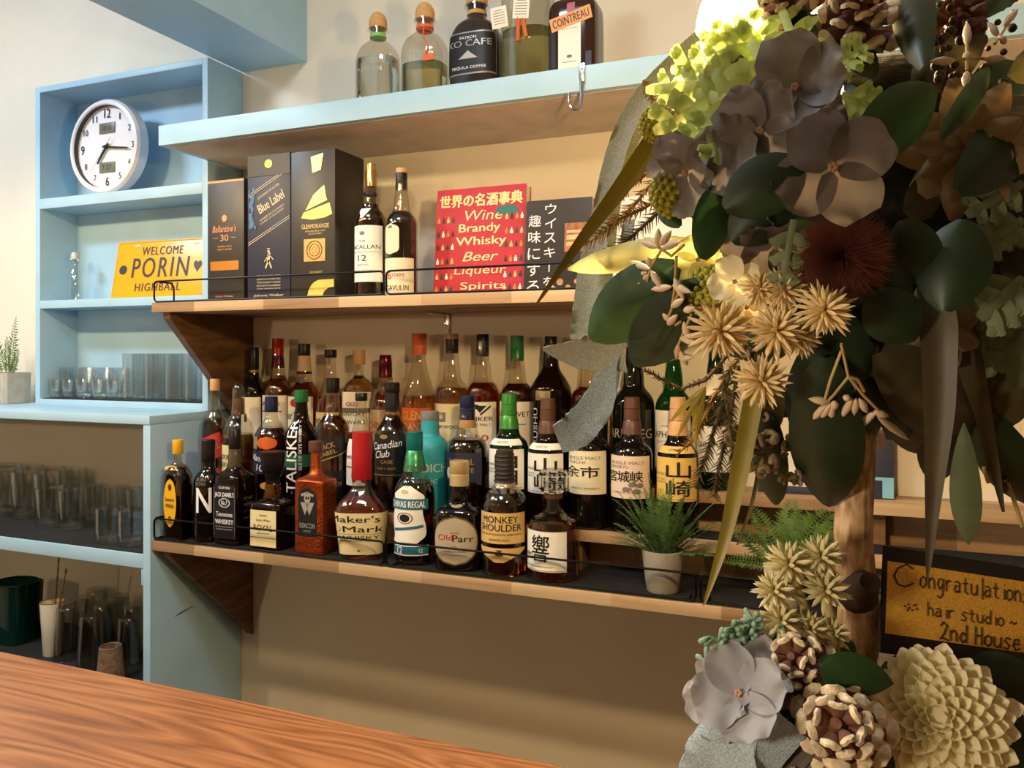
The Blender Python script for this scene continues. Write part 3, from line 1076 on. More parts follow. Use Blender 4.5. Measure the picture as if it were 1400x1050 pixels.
def bottle(label, px, top, w, row, shape, glass, liq=None, caps=(), labels=(), n=2.0, ky=1.0, yaw=0.0, Y=None, name='whisky_bottle', seg=SEG, smooth=35, neck=None, group=None):
    ry, rz_ = ROWS[row]
    Y = Y or ry
    X, t = onY(px, Y)
    d = math.hypot(X, Y)
    cosphi = t / d
    half = w * t / (2 * F) * cosphi
    if n > 2.2:
        az = math.atan2(-X, Y) + math.radians(yaw) * -1
        q_ = n / (n - 1)
        half = half / (math.cos(az) ** q_ + (ky * abs(math.sin(az))) ** q_) ** (1 / q_)
    H = (HY - top) / F * t - rz_
    T = thing(name, label, 'bottle', (X, Y, Z(rz_)), math.radians(yaw), group)
    pr = smooth_profile(SHAPES[shape])
    if neck:
        pr = [p for p in pr if p[0] <= neck] + [(neck, [r for z, r in pr if z <= neck][-1])]

    def Rz(z):
        z /= H
        for (a, ra), (b, rb) in zip(pr[:-1], pr[1:]):
            if a <= z <= b:
                return (ra + (rb - ra) * (z - a) / max(1e-6, b - a)) * half
        return pr[-1][1] * half

    nn = lambda z: n if z < .62 else max(2.0, n - (n - 2) * (z - .62) / .06)
    rings = [section(r * half, r * half * (ky + (1 - ky) * min(1, max(0, (z - .6) / .1))), nn(z), z * H, seg) for z, r in pr]
    MB().rings(rings).build('glass_body', glass, T, smooth)
    if liq:
        lm, lev = liq
        lr = [(z, r) for z, r in pr if z <= lev] + [(lev, Rz(lev * H) / half)]
        rings = [section(r * half * .955 - .0008, (r * half * .955 - .0008) * (ky + (1 - ky) * min(1, max(0, (z - .6) / .1))), nn(z), max(z * H, .005), seg) for z, r in lr[1:]]
        MB().rings(rings).build('liquid', lm, T, smooth)
    for c in caps:
        nm, z0, z1, r0, r1, m = c[:6]
        rr0, rr1 = r0 * half, r1 * half
        zz = [(rr0 * .97, z0 * H), (rr0, z0 * H + .001), (rr0 + (rr1 - rr0) * .5, (z0 + z1) / 2 * H), (rr1, z1 * H - .0012), (rr1 * .94, z1 * H), (.0004, z1 * H + .0002)]
        if len(c) > 6 and c[6] == 'ridged':
            zz = [(rr0, z0 * H), (rr0, z0 * H + (z1 - z0) * H * .45), (rr0 * .93, z0 * H + (z1 - z0) * H * .48), (rr0, z0 * H + (z1 - z0) * H * .52), (rr1, z1 * H - .001), (rr1 * .94, z1 * H), (.0004, z1 * H)]
        if len(c) > 6 and c[6] == 'ball':
            zz = [(rr0, z0 * H)] + [(rr1 * math.cos(PI / 2 * k / 8), z0 * H + (z1 - z0) * H * (.35 + .65 * math.sin(PI / 2 * k / 8))) for k in range(9)]
        MB().lathe(zz, 24, cap1=False).build(nm, m, T)

    CUT[0] = 0.0022 if n <= 3.5 else 0.0
    for lb in labels:
        z0, z1, wf, m, texts = lb[:5]
        opt = lb[5] if len(lb) > 5 else {}
        lh = (z1 - z0) * H
        lw = wf * 2 * half if (wf <= 1 or n <= 3.5) else min(wf, 1.86) * half
        zc = (z0 + z1) / 2 * H
        th0 = math.radians(opt.get('th', 0))
        rot = math.radians(opt.get('rot', 0))
        cr, sr = math.cos(rot), math.sin(rot)
        side = opt.get('side', False)

        def fn(x, z, ofs=.0006):
            ofs += opt.get('ofs', 0)
            x, z = x * cr - z * sr, x * sr + z * cr
            zz = zc + z
            r = Rz(zz)
            if n > 3.5:
                if side:
                    return Vector((r + ofs, -x * .999, zz))
                return Vector((x + opt.get('dx', 0) * half, -r * ky - ofs, zz))
            a = th0 + x / max(.004, Rz(zc))
            kk = 1.0
            if n > 2.2:
                m_ = nn(zz / H)
                kk = (abs(math.sin(a)) ** m_ + abs(math.cos(a)) ** m_) ** (-1.0 / m_)
            ke = ky + (1 - ky) * min(1, max(0, (zz / H - .6) / .1)) if ky < 1 else 1.0
            return Vector(((r * kk + ofs) * math.sin(a), -(r * kk * ke + ofs) * math.cos(a), zz))
        lo = None
        if m is not None:
            vs, fs = grid2d(lw, lh, 14, opt.get('nz', 6), opt.get('outline'))
            mb = MB()
            put(mb, vs, fs, fn)
            lo = mb.build(opt.get('name', 'label'), m, T, 60)
            if 'label' in opt:
                lo['label'] = opt['label']
        groups = {}
        for tx in texts:
            s, u, v, uw, vh, tm = tx[:6]
            bold = tx[6] if len(tx) > 6 else .01
            trot = math.radians(tx[7]) if len(tx) > 7 else 0
            shear = tx[8] if len(tx) > 8 else 0
            g = groups.setdefault(tm.name, (tm, MB()))[1]
            f2 = lambda x, z: fn(x, z, .0011)
            if s == '#disc':
                vs, fs = disc2d(uw * lw / 2, vh * lh / 2)
                put(g, vs, fs, f2, u * lw / 2, (v - .5) * lh)
            elif s == '#ring':
                o1, _ = disc2d(uw * lw / 2, vh * lh / 2, 28)
                k = .88
                o2 = [q * k for q in o1]
                put(g, o1 + o2, [[i, (i + 1) % 28, 28 + (i + 1) % 28, 28 + i] for i in range(28)], f2, u * lw / 2, (v - .5) * lh)
            elif s == '#bar':
                vs, fs = grid2d(uw * lw, vh * lh, 8, 1)
                put(g, vs, fs, f2, u * lw / 2, (v - .5) * lh, rot=trot)
            elif s == '#tri':
                put(g, [Vector((-uw * lw / 2, vh * lh / 2, 0)), Vector((0, -vh * lh / 2, 0)), Vector((uw * lw / 2, vh * lh / 2, 0))], [[0, 1, 2]], f2, u * lw / 2, (v - .5) * lh)
            else:
                if abs(trot) > 1:
                    words(g, s, f2, u * lw / 2, (v - .5) * lh, vh * lh, uw * lw, bold=bold, rot=trot, shear=shear)
                else:
                    words(g, s, f2, u * lw / 2, (v - .5) * lh, uw * lw, vh * lh, bold=bold, rot=trot, shear=shear)
        for tm, g in groups.values():
            g.build('lettering', tm, lo or T, 0)
    CUT[0] = 0.0
    return T, half, H, Rz


K, WI, GI = M_INK, M_WHITEINK, M_GOLDINK
CG = M_GLASS
# ---------------------------------------------------------------- front row on the lowest shelf, from the cabinet side
bottle('square dark bottle with yellow cap and oval yellow label, nearest the blue cabinet', 243, 601, 42, 'F', 'kaku', CG, (M_DARK, .73),
       [('cap', .86, 1, .40, .40, M_CAPYEL)],
       [(.13, .62, .62, M_YLAB, [('#disc', 0, .82, .28, .14, M_BROWNINK), ('Suntory', 0, .56, .72, .10, M_BROWNINK, .02), ('Whisky', 0, .43, .66, .11, M_BROWNINK, .02), ('角', 0, .18, .2, .12, M_BROWNINK)], {'outline': ell, 'nz': 14, 'dx': .02}),
        (.695, .745, .6, M_YLAB, [], {'outline': ell, 'nz': 6, 'name': 'shoulder_label', 'dx': -.1})], n=4.5, ky=.8, Y=1.437)
bottle('black bottle with a big white letter N', 285, 601, 42, 'F', 'monkey', M_BLK, None, [('cap', .78, 1, .46, .46, M_CAPBLK)],
       [(.27, .56, .85, None, [('N', 0, .5, .60, .85, WI, .02), ('THE NIKKA', -.3, 1.2, .5, .12, M_GREYINK), ('TAILORED', -.3, 1.05, .5, .1, M_GREYINK)])], yaw=24)
bottle('square black bottle with white ornate old style label and glassy neck', 321, 587, 56, 'F', 'jack', M_DARK, None,
       [('cap', .83, 1, .37, .37, M_CAPBLK), ('neck_seal', .625, .83, .44, .36, mat('smoky_neck', '#6b6048', .12, var=.25, scale=90, trans=.5))],
       [(.06, .53, 1.7, M_BLKLAB, [("JACK DANIEL'S", 0, .80, .86, .11, WI, .02), ('#ring', 0, .66, .5, .17, WI), ('No.7', 0, .66, .26, .08, WI, .02), ('Tennessee', 0, .45, .74, .085, WI, .01), ('WHISKEY', 0, .31, .82, .085, WI, .03),
                                 ('#bar', 0, .22, .8, .02, M_GREYINK), ('#bar', 0, .17, .7, .02, M_GREYINK), ('SOUR MASH', 0, .94, .5, .05, WI), ('#bar', -.94, .5, .02, .9, M_GREYINK), ('#bar', .94, .5, .02, .9, M_GREYINK)]),
        (.12, .5, 1.1, None, [('OLD TIME', 0, .75, .7, .07, M_GREYINK), ('QUALITY', 0, .6, .7, .07, M_GREYINK), ('TENNESSEE', 0, .45, .7, .06, M_GREYINK), ('#bar', 0, .3, .7, .02, M_GREYINK)], {'side': True})], n=6, ky=.9)
bottle('wide square dark bottle with flared black stopper and cream rectangular label', 373, 617, 62, 'F', 'royal', M_DARK, None,
       [('stopper', .80, 1, .56, .66, M_CAPBLK), ('stopper_collar', .70, .80, .34, .5, M_CAPBLK), ('neck_seal', .515, .66, .44, .40, mat('amber_neck', '#7a4a1e', .08, trans=.6))],
       [(.03, .405, 1.62, M_CREAM, [('ROYAL', 0, .52, .74, .17, M_BROWNINK, .01), ('Suntory Whisky', 0, .72, .55, .09, M_BROWNINK, 0, 0, .3), ('SLENDER', 0, .86, .3, .04, M_BROWNINK), ('A BLEND OF SPECIAL WHISKY', 0, .37, .5, .035, M_BROWNINK), ('#bar', 0, .25, .99, .012, M_BROWNINK)]),
        (.60, .68, .42, M_CAPGOLD, [], {'outline': ell, 'nz': 10, 'name': 'neck_medal', 'dx': -.18})], n=6.5, ky=.75)
bottle('copper coated square bottle with a black arched label and pale figure', 432, 603, 57, 'F', 'deacon', M_COPPER, None,
       [('cap', .90, 1, .42, .42, M_CAPBROWN)],
       [(.16, .60, 1.25, M_BLKLAB, [('DEACON', 0, .22, .82, .10, M_SILVER, .02), ('BLENDED', 0, .11, .4, .04, M_SILVER), ('SCOTCH', 0, .05, .35, .04, M_SILVER), ('#disc', 0, .78, .36, .22, M_SILVER), ('#tri', -.25, .56, .5, .26, M_SILVER), ('#tri', .25, .56, .5, .26, M_SILVER),
                                    ('#bar', -.3, .86, .4, .05, M_SILVER, 0, 18), ('#bar', .3, .86, .4, .05, M_SILVER, 0, -18), ('#disc', -.1, .78, .1, .07, K), ('#disc', .14, .78, .1, .07, K)], {'outline': arch, 'nz': 12})], n=7, ky=.8)
T, hf, H, Rf = bottle("broad shouldered bottle with dripping red wax neck and cream label", 495, 590, 74, 'F', 'maker', CG, (M_RED, .53),
       [('wax_cap', .62, 1, .40, .38, mat('red_wax', '#a81e26', .3, var=.06))],
       [(.045, .375, 1.45, M_CREAM, [("Maker's", -.12, .86, .62, .16, K, .015), ('Mark', .12, .62, .50, .15, K, .015), ('WHISKY', 0, .42, .52, .08, K, .02), ('#ring', -.62, .62, .18, .16, M_GREYINK), ('KENTUCKY STRAIGHT BOURBON', 0, .34, .5, .04, M_GREYINK), ('#bar', 0, .5, .7, .008, M_GREYINK), ('#disc', 0, .1, .05, .06, M_GREYINK)])], n=3.0, ky=.78, yaw=22)
wx = MB()
for k in range(9):
    a = 2 * PI * k / 9 + .3
    L = rnd.uniform(.03, .1) * H
    pts = []
    for j in range(6):
        z = .655 * H - L * j / 5
        r = max(Rf(z), .36 * hf * (1 if j == 0 else 0)) + .0006
        pts.append((r * math.cos(a), r * math.sin(a) * .85, z))
    wx.tube(pts, [.005, .0045, .004, .0036, .0034, .0012], 7)
wx.build('wax_drips', MATS['red_wax'], T)
bottle('rounded bottle with teal foil neck and white and teal shield label', 567, 590, 57, 'F', 'regal', CG, (M_DEEP, .62),
       [('foil_cap', .86, 1, .40, .40, M_TEAL), ('foil_neck', .70, .86, .56, .40, mat('teal_gold_foil', '#4a9a72', .3, metal=.6, var=.5, scale=50))],
       [(.17, .60, 1.05, M_PAPER, [('#ring', -.1, .44, .4, .2, K), ('#disc', -.1, .44, .26, .14, K), ('#bar', 0, .26, .8, .05, M_TEALINK, 0, 8), ('#disc', -.1, .9, .2, .07, M_TAN)], {'outline': lambda v: (-.85 + .15 * math.cos(v * 9) - (.6 * max(0, .12 - v) * 5), .85 + .1 * math.sin(v * 8) - (.6 * max(0, .12 - v) * 5)) if v < .85 else (-.8 + (v - .85) * 4, .8 - (v - .85) * 4), 'nz': 20, 'th': -8}),
        (.425, .505, 1.08, M_TEALINK, [('CHIVAS REGAL', 0, .5, .86, .6, WI, .03)], {'name': 'ribbon_label', 'th': -8, 'ofs': .0008}),
        (.075, .155, 1.1, M_TEALINK, [('12', -.35, .5, .14, .65, WI, .03), ('12', .62, .5, .08, .4, WI, .03), ('#bar', 0, .93, 1, .1, WI), ('#bar', 0, .07, 1, .1, WI)], {'name': 'age_label', 'th': -8})], ky=.9, yaw=12, Y=1.461)
bottle('stocky dark bottle with cream and gold cap and oval silver label', 628, 630, 66, 'F', 'parr', M_BLK, None,
       [('cap', .77, 1, .42, .42, M_CAPTAN if False else mat('cream_gold_cap', '#cdb682', .35, metal=.4, var=.06), 'ridged'), ('neck_band', .555, .60, .62, .5, mat('grey_band', '#8a7f62', .45, metal=.3))],
       [(.05, .51, 1.0, mat('oval_border', '#6e6144', .4, metal=.5), [], {'outline': ell, 'nz': 18, 'name': 'oval_border'}),
        (.065, .495, .91, mat('oval_label', '#b9ab94', .45, metal=.2, var=.08), [('Old', -.42, .58, .32, .12, M_REDINK, .02), ('Parr', .36, .56, .46, .14, K, .02), ('GRAND', 0, .68, .2, .04, M_REDINK), ('12', 0, .36, .1, .07, K, .02), ('AGED 12 YEARS', 0, .28, .5, .035, K), ('#bar', 0, .2, .5, .006, K)], {'outline': ell, 'nz': 18, 'ofs': .0009})], n=3.2, ky=.8, yaw=12, Y=1.460)
T, hf, H, Rf = bottle('amber bottle with dark wrapped cap and tan label above a pointed label', 690, 615, 63, 'F', 'monkey', CG, (M_AMBER, .66),
       [('wrapped_cap', .74, 1, .44, .38, mat('dark_wrap', '#2c2422', .6, var=.2, bump=.5, bscale=200)), ('neck_collar', .70, .74, .5, .44, M_SILVER)],
       [(.27, .515, 1.25, M_TAN, [('MONKEY', 0, .78, .66, .22, K, .02), ('SHOULDER', 0, .52, .80, .22, K, .02), ('BATCH 27 SMOOTH AND RICH', 0, .3, .8, .06, K), ('BLENDED MALT', 0, .12, .36, .07, M_BROWNINK)]),
        (.12, .235, 1.25, M_TAN, [('#tri', 0, .7, .1, .35, M_BROWNINK), ('#disc', 0, .6, .16, .3, M_BROWNINK)], {'outline': lambda v: (-(.15 + .85 * min(1, v * 1.25)), .15 + .85 * min(1, v * 1.25)), 'nz': 6, 'name': 'lower_label'})], yaw=9, Y=1.460)
wx = MB()
for k in range(7):
    z = (.75 + .035 * k) * H
    wx.tube([((.43 - .008 * k) * hf * math.cos(a), (.43 - .008 * k) * hf * math.sin(a), z + .002 * math.sin(a)) for a in [2 * PI * q / 20 for q in range(20)]], .0022, 5, closed=True)
wx.build('wrap_folds', MATS['dark_wrap'], T)
T, hf, H, Rf = bottle('faceted clear decanter bottle with glass stopper and white brush lettered label', 757, 642, 71, 'F', 'decanter', CG, (M_AMBER, .47), [('cork_ring', .735, .79, .36, .36, M_CAPBROWN)],
       [(.10, .465, 1.05, M_PAPER, [('響', 0, .58, .36, .66, K, .006), ('HIBIKI', -.62, .40, .3, .10, M_GREYINK), ('SUNTORY WHISKY', -.5, .30, .42, .05, M_GREYINK), ('JAPANESE HARMONY', -.2, .12, .7, .05, M_GREYINK), ('#bar', 0, .03, .98, .015, M_GOLDINK)], {'th': -12, 'name': 'label'})], seg=24, smooth=8, Y=1.464)
MB().rings([section(r * hf, r * hf, 2, z * H, 10) for z, r in ((.785, .34), (.80, .50), (.82, .58), (.955, .60), (.985, .52), (1, .50))]).build('glass_stopper', mat('stopper_crystal', '#e8ecec', .02, var=0, trans=1.0, ior=1.45), T, 10)
ft = MB()
for k in range(24):
    a0 = 2 * PI * k / 24
    ft.tube([((hf + .0002) * math.cos(a0), (hf + .0002) * math.sin(a0), .02 * H), ((hf + .0002) * math.cos(a0), (hf + .0002) * math.sin(a0), .46 * H)], .0006, 4)
ft.build('cut_edges', M_GLASSW, T)

# ---------------------------------------------------------------- middle row on the first step
bottle('clear bottle with red slanted label and red and gold cap by the bracket', 294, 518, 38, 'M', 'tall', CG, (M_DEEP, .66),
       [('cap', .90, 1, .40, .40, M_CAPTAN), ('cap_top', .985, 1.003, .4, .38, M_CAPRED)],
       [(.30, .50, 1.5, M_REDLAB, [('RED LABEL', 0, .5, .7, .28, GI, .02)], {'rot': 22}), (.06, .24, 1.4, M_REDLAB, [('Johnnie Walker', 0, .5, .8, .3, GI, .01)], {'name': 'lower_label'})], n=3, ky=.9)
bottle('cut glass style clear bottle with domed stopper behind the square black bottle', 326, 523, 44, 'M', 'monkey', CG, (M_AMBER, .55),
       [('neck_wrap', .72, .86, .40, .36, M_CAPBROWN), ('stopper', .86, 1, .40, .40, M_GLASSW, 'ball')],
       [(.12, .46, 1.0, M_CREAM, [('WOODFORD', 0, .7, .7, .12, K, .01), ('RESERVE', 0, .5, .7, .12, K, .01), ('#bar', 0, .3, .6, .03, K)], {'th': -25})])
bottle('round shouldered amber bottle with navy cap and dark blue slanted label', 371, 542, 48, 'M', 'shoulder', CG, (M_AMBER, .70),
       [('cap', .85, 1, .40, .38, M_CAPBLUE)],
       [(.50, .62, .62, M_ORLAB, [], {'name': 'seal', 'outline': ell, 'th': 22, 'nz': 10}), (.50, .62, .36, mat('grey_crest', '#8d8064', .5, var=.3, scale=200), [], {'name': 'crest', 'th': -34}),
        (.27, .48, 1.5, M_NAVY, [("Ballantine's", -.05, .68, .62, .3, WI, .01, 0, .3), ('10', .02, .25, .16, .3, WI, .03)], {'rot': -8})])
bottle('dark bottle with green cap and white vertical lettering above a green band', 412, 533, 46, 'M', 'tall', M_DARK, None,
       [('cap', .89, 1, .42, .42, M_CAPGRN)],
       [(.10, .74, .60, None, [('TALISKER', 0, .5, .62, 1.0, WI, .016, 90), ('ISLE OF SKYE WHISKY', .95, .62, .16, .62, WI, .01, 90)], {}),
        (.325, .435, 1.3, mat('green_band', '#1f5a37', .5), [], {'name': 'green_band'})])
bottle('clear necked whisky bottle with black cap and slanted black label', 455, 517, 48, 'M', 'tall', CG, (M_DEEP, .70), [('cap', .885, 1, .42, .42, M_CAPBLK)],
       [(.36, .52, 1.5, M_BLKLAB, [('BLACK', .1, .62, .4, .26, GI, .02), ('LABEL', .1, .3, .4, .2, GI, .02), ('#bar', 0, .04, .98, .05, GI)], {'rot': 20}), (.06, .28, 1.4, M_BLKLAB, [('JOHNNIE WALKER', 0, .5, .8, .2, GI, .01)], {'name': 'lower_label'})], n=3, ky=.9)
bottle('slim clear necked bottle with black cap and plain white label', 494, 537, 40, 'M', 'slope', CG, (M_DEEP, .55), [('cap', .93, 1, .42, .42, M_CAPBLK)],
       [(.20, .60, 1.1, M_PAPER, [('JAMESON', 0, .6, .5, .1, K), ('#bar', 0, .4, .5, .02, K)], {'th': -15})])
bottle('dark bottle with tall black neck wrap and script lettered black label', 536, 523, 48, 'M', 'tall', CG, (M_DARK, .76),
       [('cap', .925, 1, .44, .44, M_CAPBLK), ('neck_wrap', .77, .925, .41, .41, M_BLKLAB), ('neck_band', .745, .77, .43, .43, M_GOLD)],
       [(.27, .60, 1.2, M_BLKLAB, [('Canadian', 0, .76, .8, .17, WI, .01, 8, .3), ('Club', -.2, .54, .4, .17, WI, .01, 8, .3), ('CASK', .05, .36, .3, .08, GI, .02), ('#disc', -.1, .95, .2, .1, GI), ('#bar', 0, .05, .98, .015, GI), ('AGED 6 YEARS', 0, .2, .5, .05, GI)])], yaw=9)
bottle('opaque turquoise bottle with grey stopper and pale letters', 588, 562, 50, 'M', 'laddie', M_TURQ, None, [('stopper', .91, 1, .50, .50, mat('grey_stopper', '#7a7a76', .5, var=.06))],
       [(.26, .58, 1.5, None, [('LADDICH', .12, .62, .86, .26, mat('pale_teal_ink', '#a9cfc9', .5), .03), ('CLASSIC', .1, .22, .5, .12, MATS['pale_teal_ink'], .02)])])
bottle('very dark bottle with navy foil cap between turquoise and green bottles', 639, 541, 56, 'M', 'malt', CG, (M_DARK, .64), [('foil_cap', .80, 1, .38, .34, M_CAPBLUE, 'ridged'), ('neck_band', .735, .80, .44, .40, M_CAPTAN)],
       [(.30, .54, 1.1, M_NAVY, [('ROYAL', 0, .7, .6, .2, GI, .02), ('SALUTE', 0, .4, .6, .16, GI, .02), ('#disc', -.55, .3, .3, .4, M_IVORY)], {'th': 6})])


def kanji_bottle(label, px, top, w, cap_m, body, labm, chars, vert, side='SUNTORY', shoulder=True, capz=.83, ink=K, sub=None, liqm=None, yaw=0):
    tx = []
    if vert:
        for i, ch in enumerate(chars):
            tx.append((ch, .22, .72 - .42 * i, .46, .36, ink, .016))
        tx.append((side, -.6, .62, .36, .06, M_GREYINK))
        tx.append(('SINGLE MALT', -.6, .50, .36, .04, M_GREYINK))
        tx.append(('WHISKY', -.6, .43, .36, .04, M_GREYINK))
        tx.append(('#bar', 0, .05, .9, .012, M_GREYINK))
    else:
        for i, ch in enumerate(chars):
            u = (i - (len(chars) - 1) / 2) * (1.0 / len(chars)) * 1.5 - .08
            tx.append((ch, u, .52, .62 / len(chars) * 1.15, .26, ink, .014))
        tx.append(('SINGLE MALT', 0, .84, .72, .075, M_GREYINK))
        tx.append((side, -.3, .74, .4, .07, M_GREYINK))
        tx.append(('NIKKA WHISKY', .1, .14, .6, .05, M_GREYINK))
    labs = [(.255, .57, 1.28, labm, tx, {'th': -4})]
    if shoulder:
        labs.append((.60, .648, 1.0, labm, [(side, 0, .5, .3, .4, M_GREYINK)], {'name': 'shoulder_label', 'nz': 4}))
    if sub:
        labs.append(sub)
    return bottle(label, px, top, w, 'M', 'malt', body, liqm, [('foil_cap', capz, 1, .40, .37, cap_m, 'ridged'), ('neck_foil', capz - .11, capz, .51, .41, cap_m)], labs, yaw=yaw)


M_GFOIL = mat('green_foil', '#3f8a3c', .35, metal=.3, var=.1)
kanji_bottle('green bottle with bright green foil neck and white brush lettered label', 696, 538, 54, M_GFOIL, M_DGRN, M_PAPER, '白州', True)
kanji_bottle('brown bottle with reddish brown foil neck and white brush lettered label', 749, 545, 54, M_CAPBROWN, M_DARK, M_PAPER, '山崎', True)
kanji_bottle('black looking bottle with cream label showing two wide characters, below the ribbon tail', 806, 535, 56, M_CAPBLK, M_BLK, M_IVORY, '余市', False, 'YOICHI', False)
sp = (.27, .40, 1.0, None, [('#bar', .2, .3, .03, .9, M_GREYINK, 0, 30), ('#disc', -.1, .4, .2, .3, M_GREYINK), ('#disc', .2, .7, .2, .3, M_GREYINK), ('#disc', .4, .3, .2, .3, M_GREYINK), ('#disc', .55, .65, .18, .3, M_GREYINK)], {'th': 4})
kanji_bottle('black looking bottle with pinkish label of three characters behind the fern', 864, 543, 57, M_CAPBROWN, M_BLK, M_PINK, '宮城峡', False, 'MIYAGIKYO', False, sub=sp)
kanji_bottle('brown bottle with tan foil cap and golden brush lettered label beside the fern', 927, 543, 58, M_CAPTAN, M_DARK, M_GOLDLAB, '山崎', True)

# ---------------------------------------------------------------- rear row on the upper step
bottle('black bottle with tall black cap in the shadow of the bracket', 347, 475, 34, 'R', 'tall', M_BLK, None, [('cap', .80, 1, .42, .42, M_CAPBLK), ('neck_band', .775, .80, .43, .43, M_GOLD)],
       [(.20, .56, 1.3, M_PAPER, [('1', 0, .5, .1, .2, K)])])
bottle('amber bottle with long maroon cap and white label, second at the rear wall', 380, 463, 42, 'R', 'malt', CG, (M_AMBER, .70), [('cap', .86, 1, .38, .38, M_CAPRED, 'ridged'), ('neck_wrap', .76, .86, .46, .38, M_CAPDRED)],
       [(.22, .54, 1.3, M_PAPER, [('GRANTS', 0, .8, .6, .1, K, .02), ('#bar', 0, .6, .7, .03, M_REDINK)])])
bottle('amber bottle with black cap and cream neck band at the rear wall', 416, 470, 44, 'R', 'malt', CG, (M_RED, .68), [('cap', .90, 1, .38, .38, M_CAPBLK), ('neck_wrap', .76, .90, .46, .38, mat('cream_neck', '#d8b690', .6, var=.06)), ('neck_band', .745, .77, .48, .47, M_CAPBLK)],
       [(.30, .56, 1.2, M_PAPER, [('Four Roses', 0, .4, .8, .25, K, .01), ('#disc', 0, .8, .3, .25, M_REDINK)])])
bottle('clear bottle with short black cap, half hidden behind slanted black label', 452, 478, 40, 'R', 'slope', CG, (M_RED, .60), [('cap', .93, 1, .42, .42, M_CAPBLK)],
       [(.20, .46, 1.2, M_CREAM, [('WHITE', 0, .7, .6, .2, K), ('HORSE', 0, .4, .6, .2, K)])])
bottle('square shouldered bottle with brass cap and white label at the rear', 491, 478, 46, 'R', 'kaku', CG, (M_PALE, .78), [('cap', .87, 1, .40, .40, M_CAPTAN)],
       [(.30, .64, 1.4, M_PAPER, [('SUNTORY', 0, .45, .6, .1, K, .02), ('OLD', 0, .7, .3, .1, M_REDINK), ('#bar', 0, .54, .9, .12, M_GREYINK), ('DEWARS', 0, .25, .6, .1, K)])], n=3, ky=.85)
bottle('rounded bottle with shiny red cap behind the black capped bottle', 527, 485, 42, 'R', 'regal', CG, (M_RED, .69), [('cap', .80, 1, .44, .38, M_CAPDRED, 'ridged'), ('neck_band', .775, .80, .5, .46, M_GOLD)],
       [(.22, .52, 1.25, mat('silver_gold_label', '#c8ae88', .35, metal=.4, var=.2), [('CHIVAS', 0, .55, .7, .2, M_REDINK, .02), ('#bar', 0, .35, .8, .03, M_REDINK)])])
bottle('tall bottle with long coral orange cap and orange label', 573, 456, 48, 'R', 'slope', CG, (M_AMBER, .545),
       [('cap', .845, 1, .42, .44, mat('coral_cap', '#d0623c', .45, var=.06), 'ridged')],
       [(.16, .46, 1.25, M_ORLAB, [('GLEN', 0, .82, .5, .2, M_TAN, .015), ('GRANT', 0, .55, .6, .2, M_TAN, .015), ('ARBORALIS', 0, .25, .6, .1, M_TAN, .01)])])
bottle('pale whisky bottle with tan topped black cap and cream square label', 618, 457, 46, 'R', 'malt', CG, (M_PALE, .615), [('cap', .86, 1, .38, .38, M_CAPBLK), ('cap_top', .965, 1.003, .39, .38, M_CAPTAN)],
       [(.16, .50, 1.3, M_IVORY, [('LINKWOOD', .1, .52, .7, .07, K, .015), ('#bar', -.2, .72, .26, .2, M_GREYINK), ('#disc', -.2, .74, .14, .12, M_IVORY), ('SPEYSIDE', 0, .2, .5, .06, M_GREYINK)])])
bottle('amber bottle with black cap, white label with dark bird mark and red number', 660, 457, 47, 'R', 'malt', CG, (M_RED, .655), [('cap', .84, 1, .36, .36, M_CAPBLK)],
       [(.10, .52, 1.3, M_PAPER, [('BENKER', .1, .72, .7, .07, K, .02), ('SINGLE MALT', .1, .62, .6, .04, M_BROWNINK), ('10', .3, .4, .28, .1, M_REDINK, .02), ('#tri', .2, .88, .3, .12, K), ('#disc', .0, .92, .2, .08, K), ('#bar', .45, .86, .3, .03, K, 0, 40)])])
bottle('amber bottle with green foil cap and white label behind the bright green foil bottle', 707, 459, 47, 'R', 'malt', CG, (M_DEEP, .66), [('cap', .82, 1, .40, .37, M_CAPGRN, 'ridged')],
       [(.14, .535, 1.3, M_PAPER, [('GLENLIVET', .0, .78, .88, .09, K, .015), ('#bar', 0, .6, .7, .012, K), ('12', 0, .4, .2, .12, K)])])
bottle('broad dark bottle with a plain metal plaque and vertical white letters', 753, 460, 57, 'R', 'shoulder', M_DARK, None, [('cap', .84, 1, .30, .30, M_CAPBLK)],
       [(.555, .62, .38, mat('pewter', '#a59478', .35, metal=.7, var=.1), [], {'name': 'plaque', 'th': -4}), (.1, .52, .3, None, [('HAKUSHU', -.9, .5, .4, .9, WI, .02, 90)], {'th': -10})])
bottle('red amber bottle with black cap partly hidden by the ribbon', 806, 463, 53, 'R', 'malt', CG, (M_RED, .66), [('cap', .84, 1, .38, .38, M_CAPBLK)],
       [(.14, .54, 1.35, M_BLKLAB, [('BOWMORE', -.1, .86, .84, .09, WI, .03), ('ISLAY', 0, .7, .4, .06, WI)])])
bottle('black glossy bottle with bulbous neck behind the pinkish label bottle', 866, 466, 58, 'R', 'bulge', mat('black_green_bottle', '#0c120d', .05, var=.05, coat=.4), None, [('cap', .88, 1, .27, .27, M_CAPBLK)],
       [(.2, .42, 1.3, None, [('ARDBEG', 0, .72, .94, .3, mat('silver_ink', '#a79a84', .4), .02), ('TEN', 0, .3, .2, .14, MATS['silver_ink'])])])
bottle('bright green glass bottle with white label behind the tan foil bottle', 921, 470, 51, 'R', 'bulge', M_GRN, (mat('green_liquid', '#0c140a', .1, var=.05), .60), [('cap', .90, 1, .36, .36, M_CAPGRN)],
       [(.12, .535, 1.3, M_PAPER, [('LAPHROAIG', 0, .60, .92, .11, K, .015), ('ISLAY SINGLE MALT', 0, .48, .6, .04, M_GREYINK), ('10', 0, .3, .2, .1, M_GREYINK), ('#bar', 0, .74, .4, .012, M_GREYINK)])])
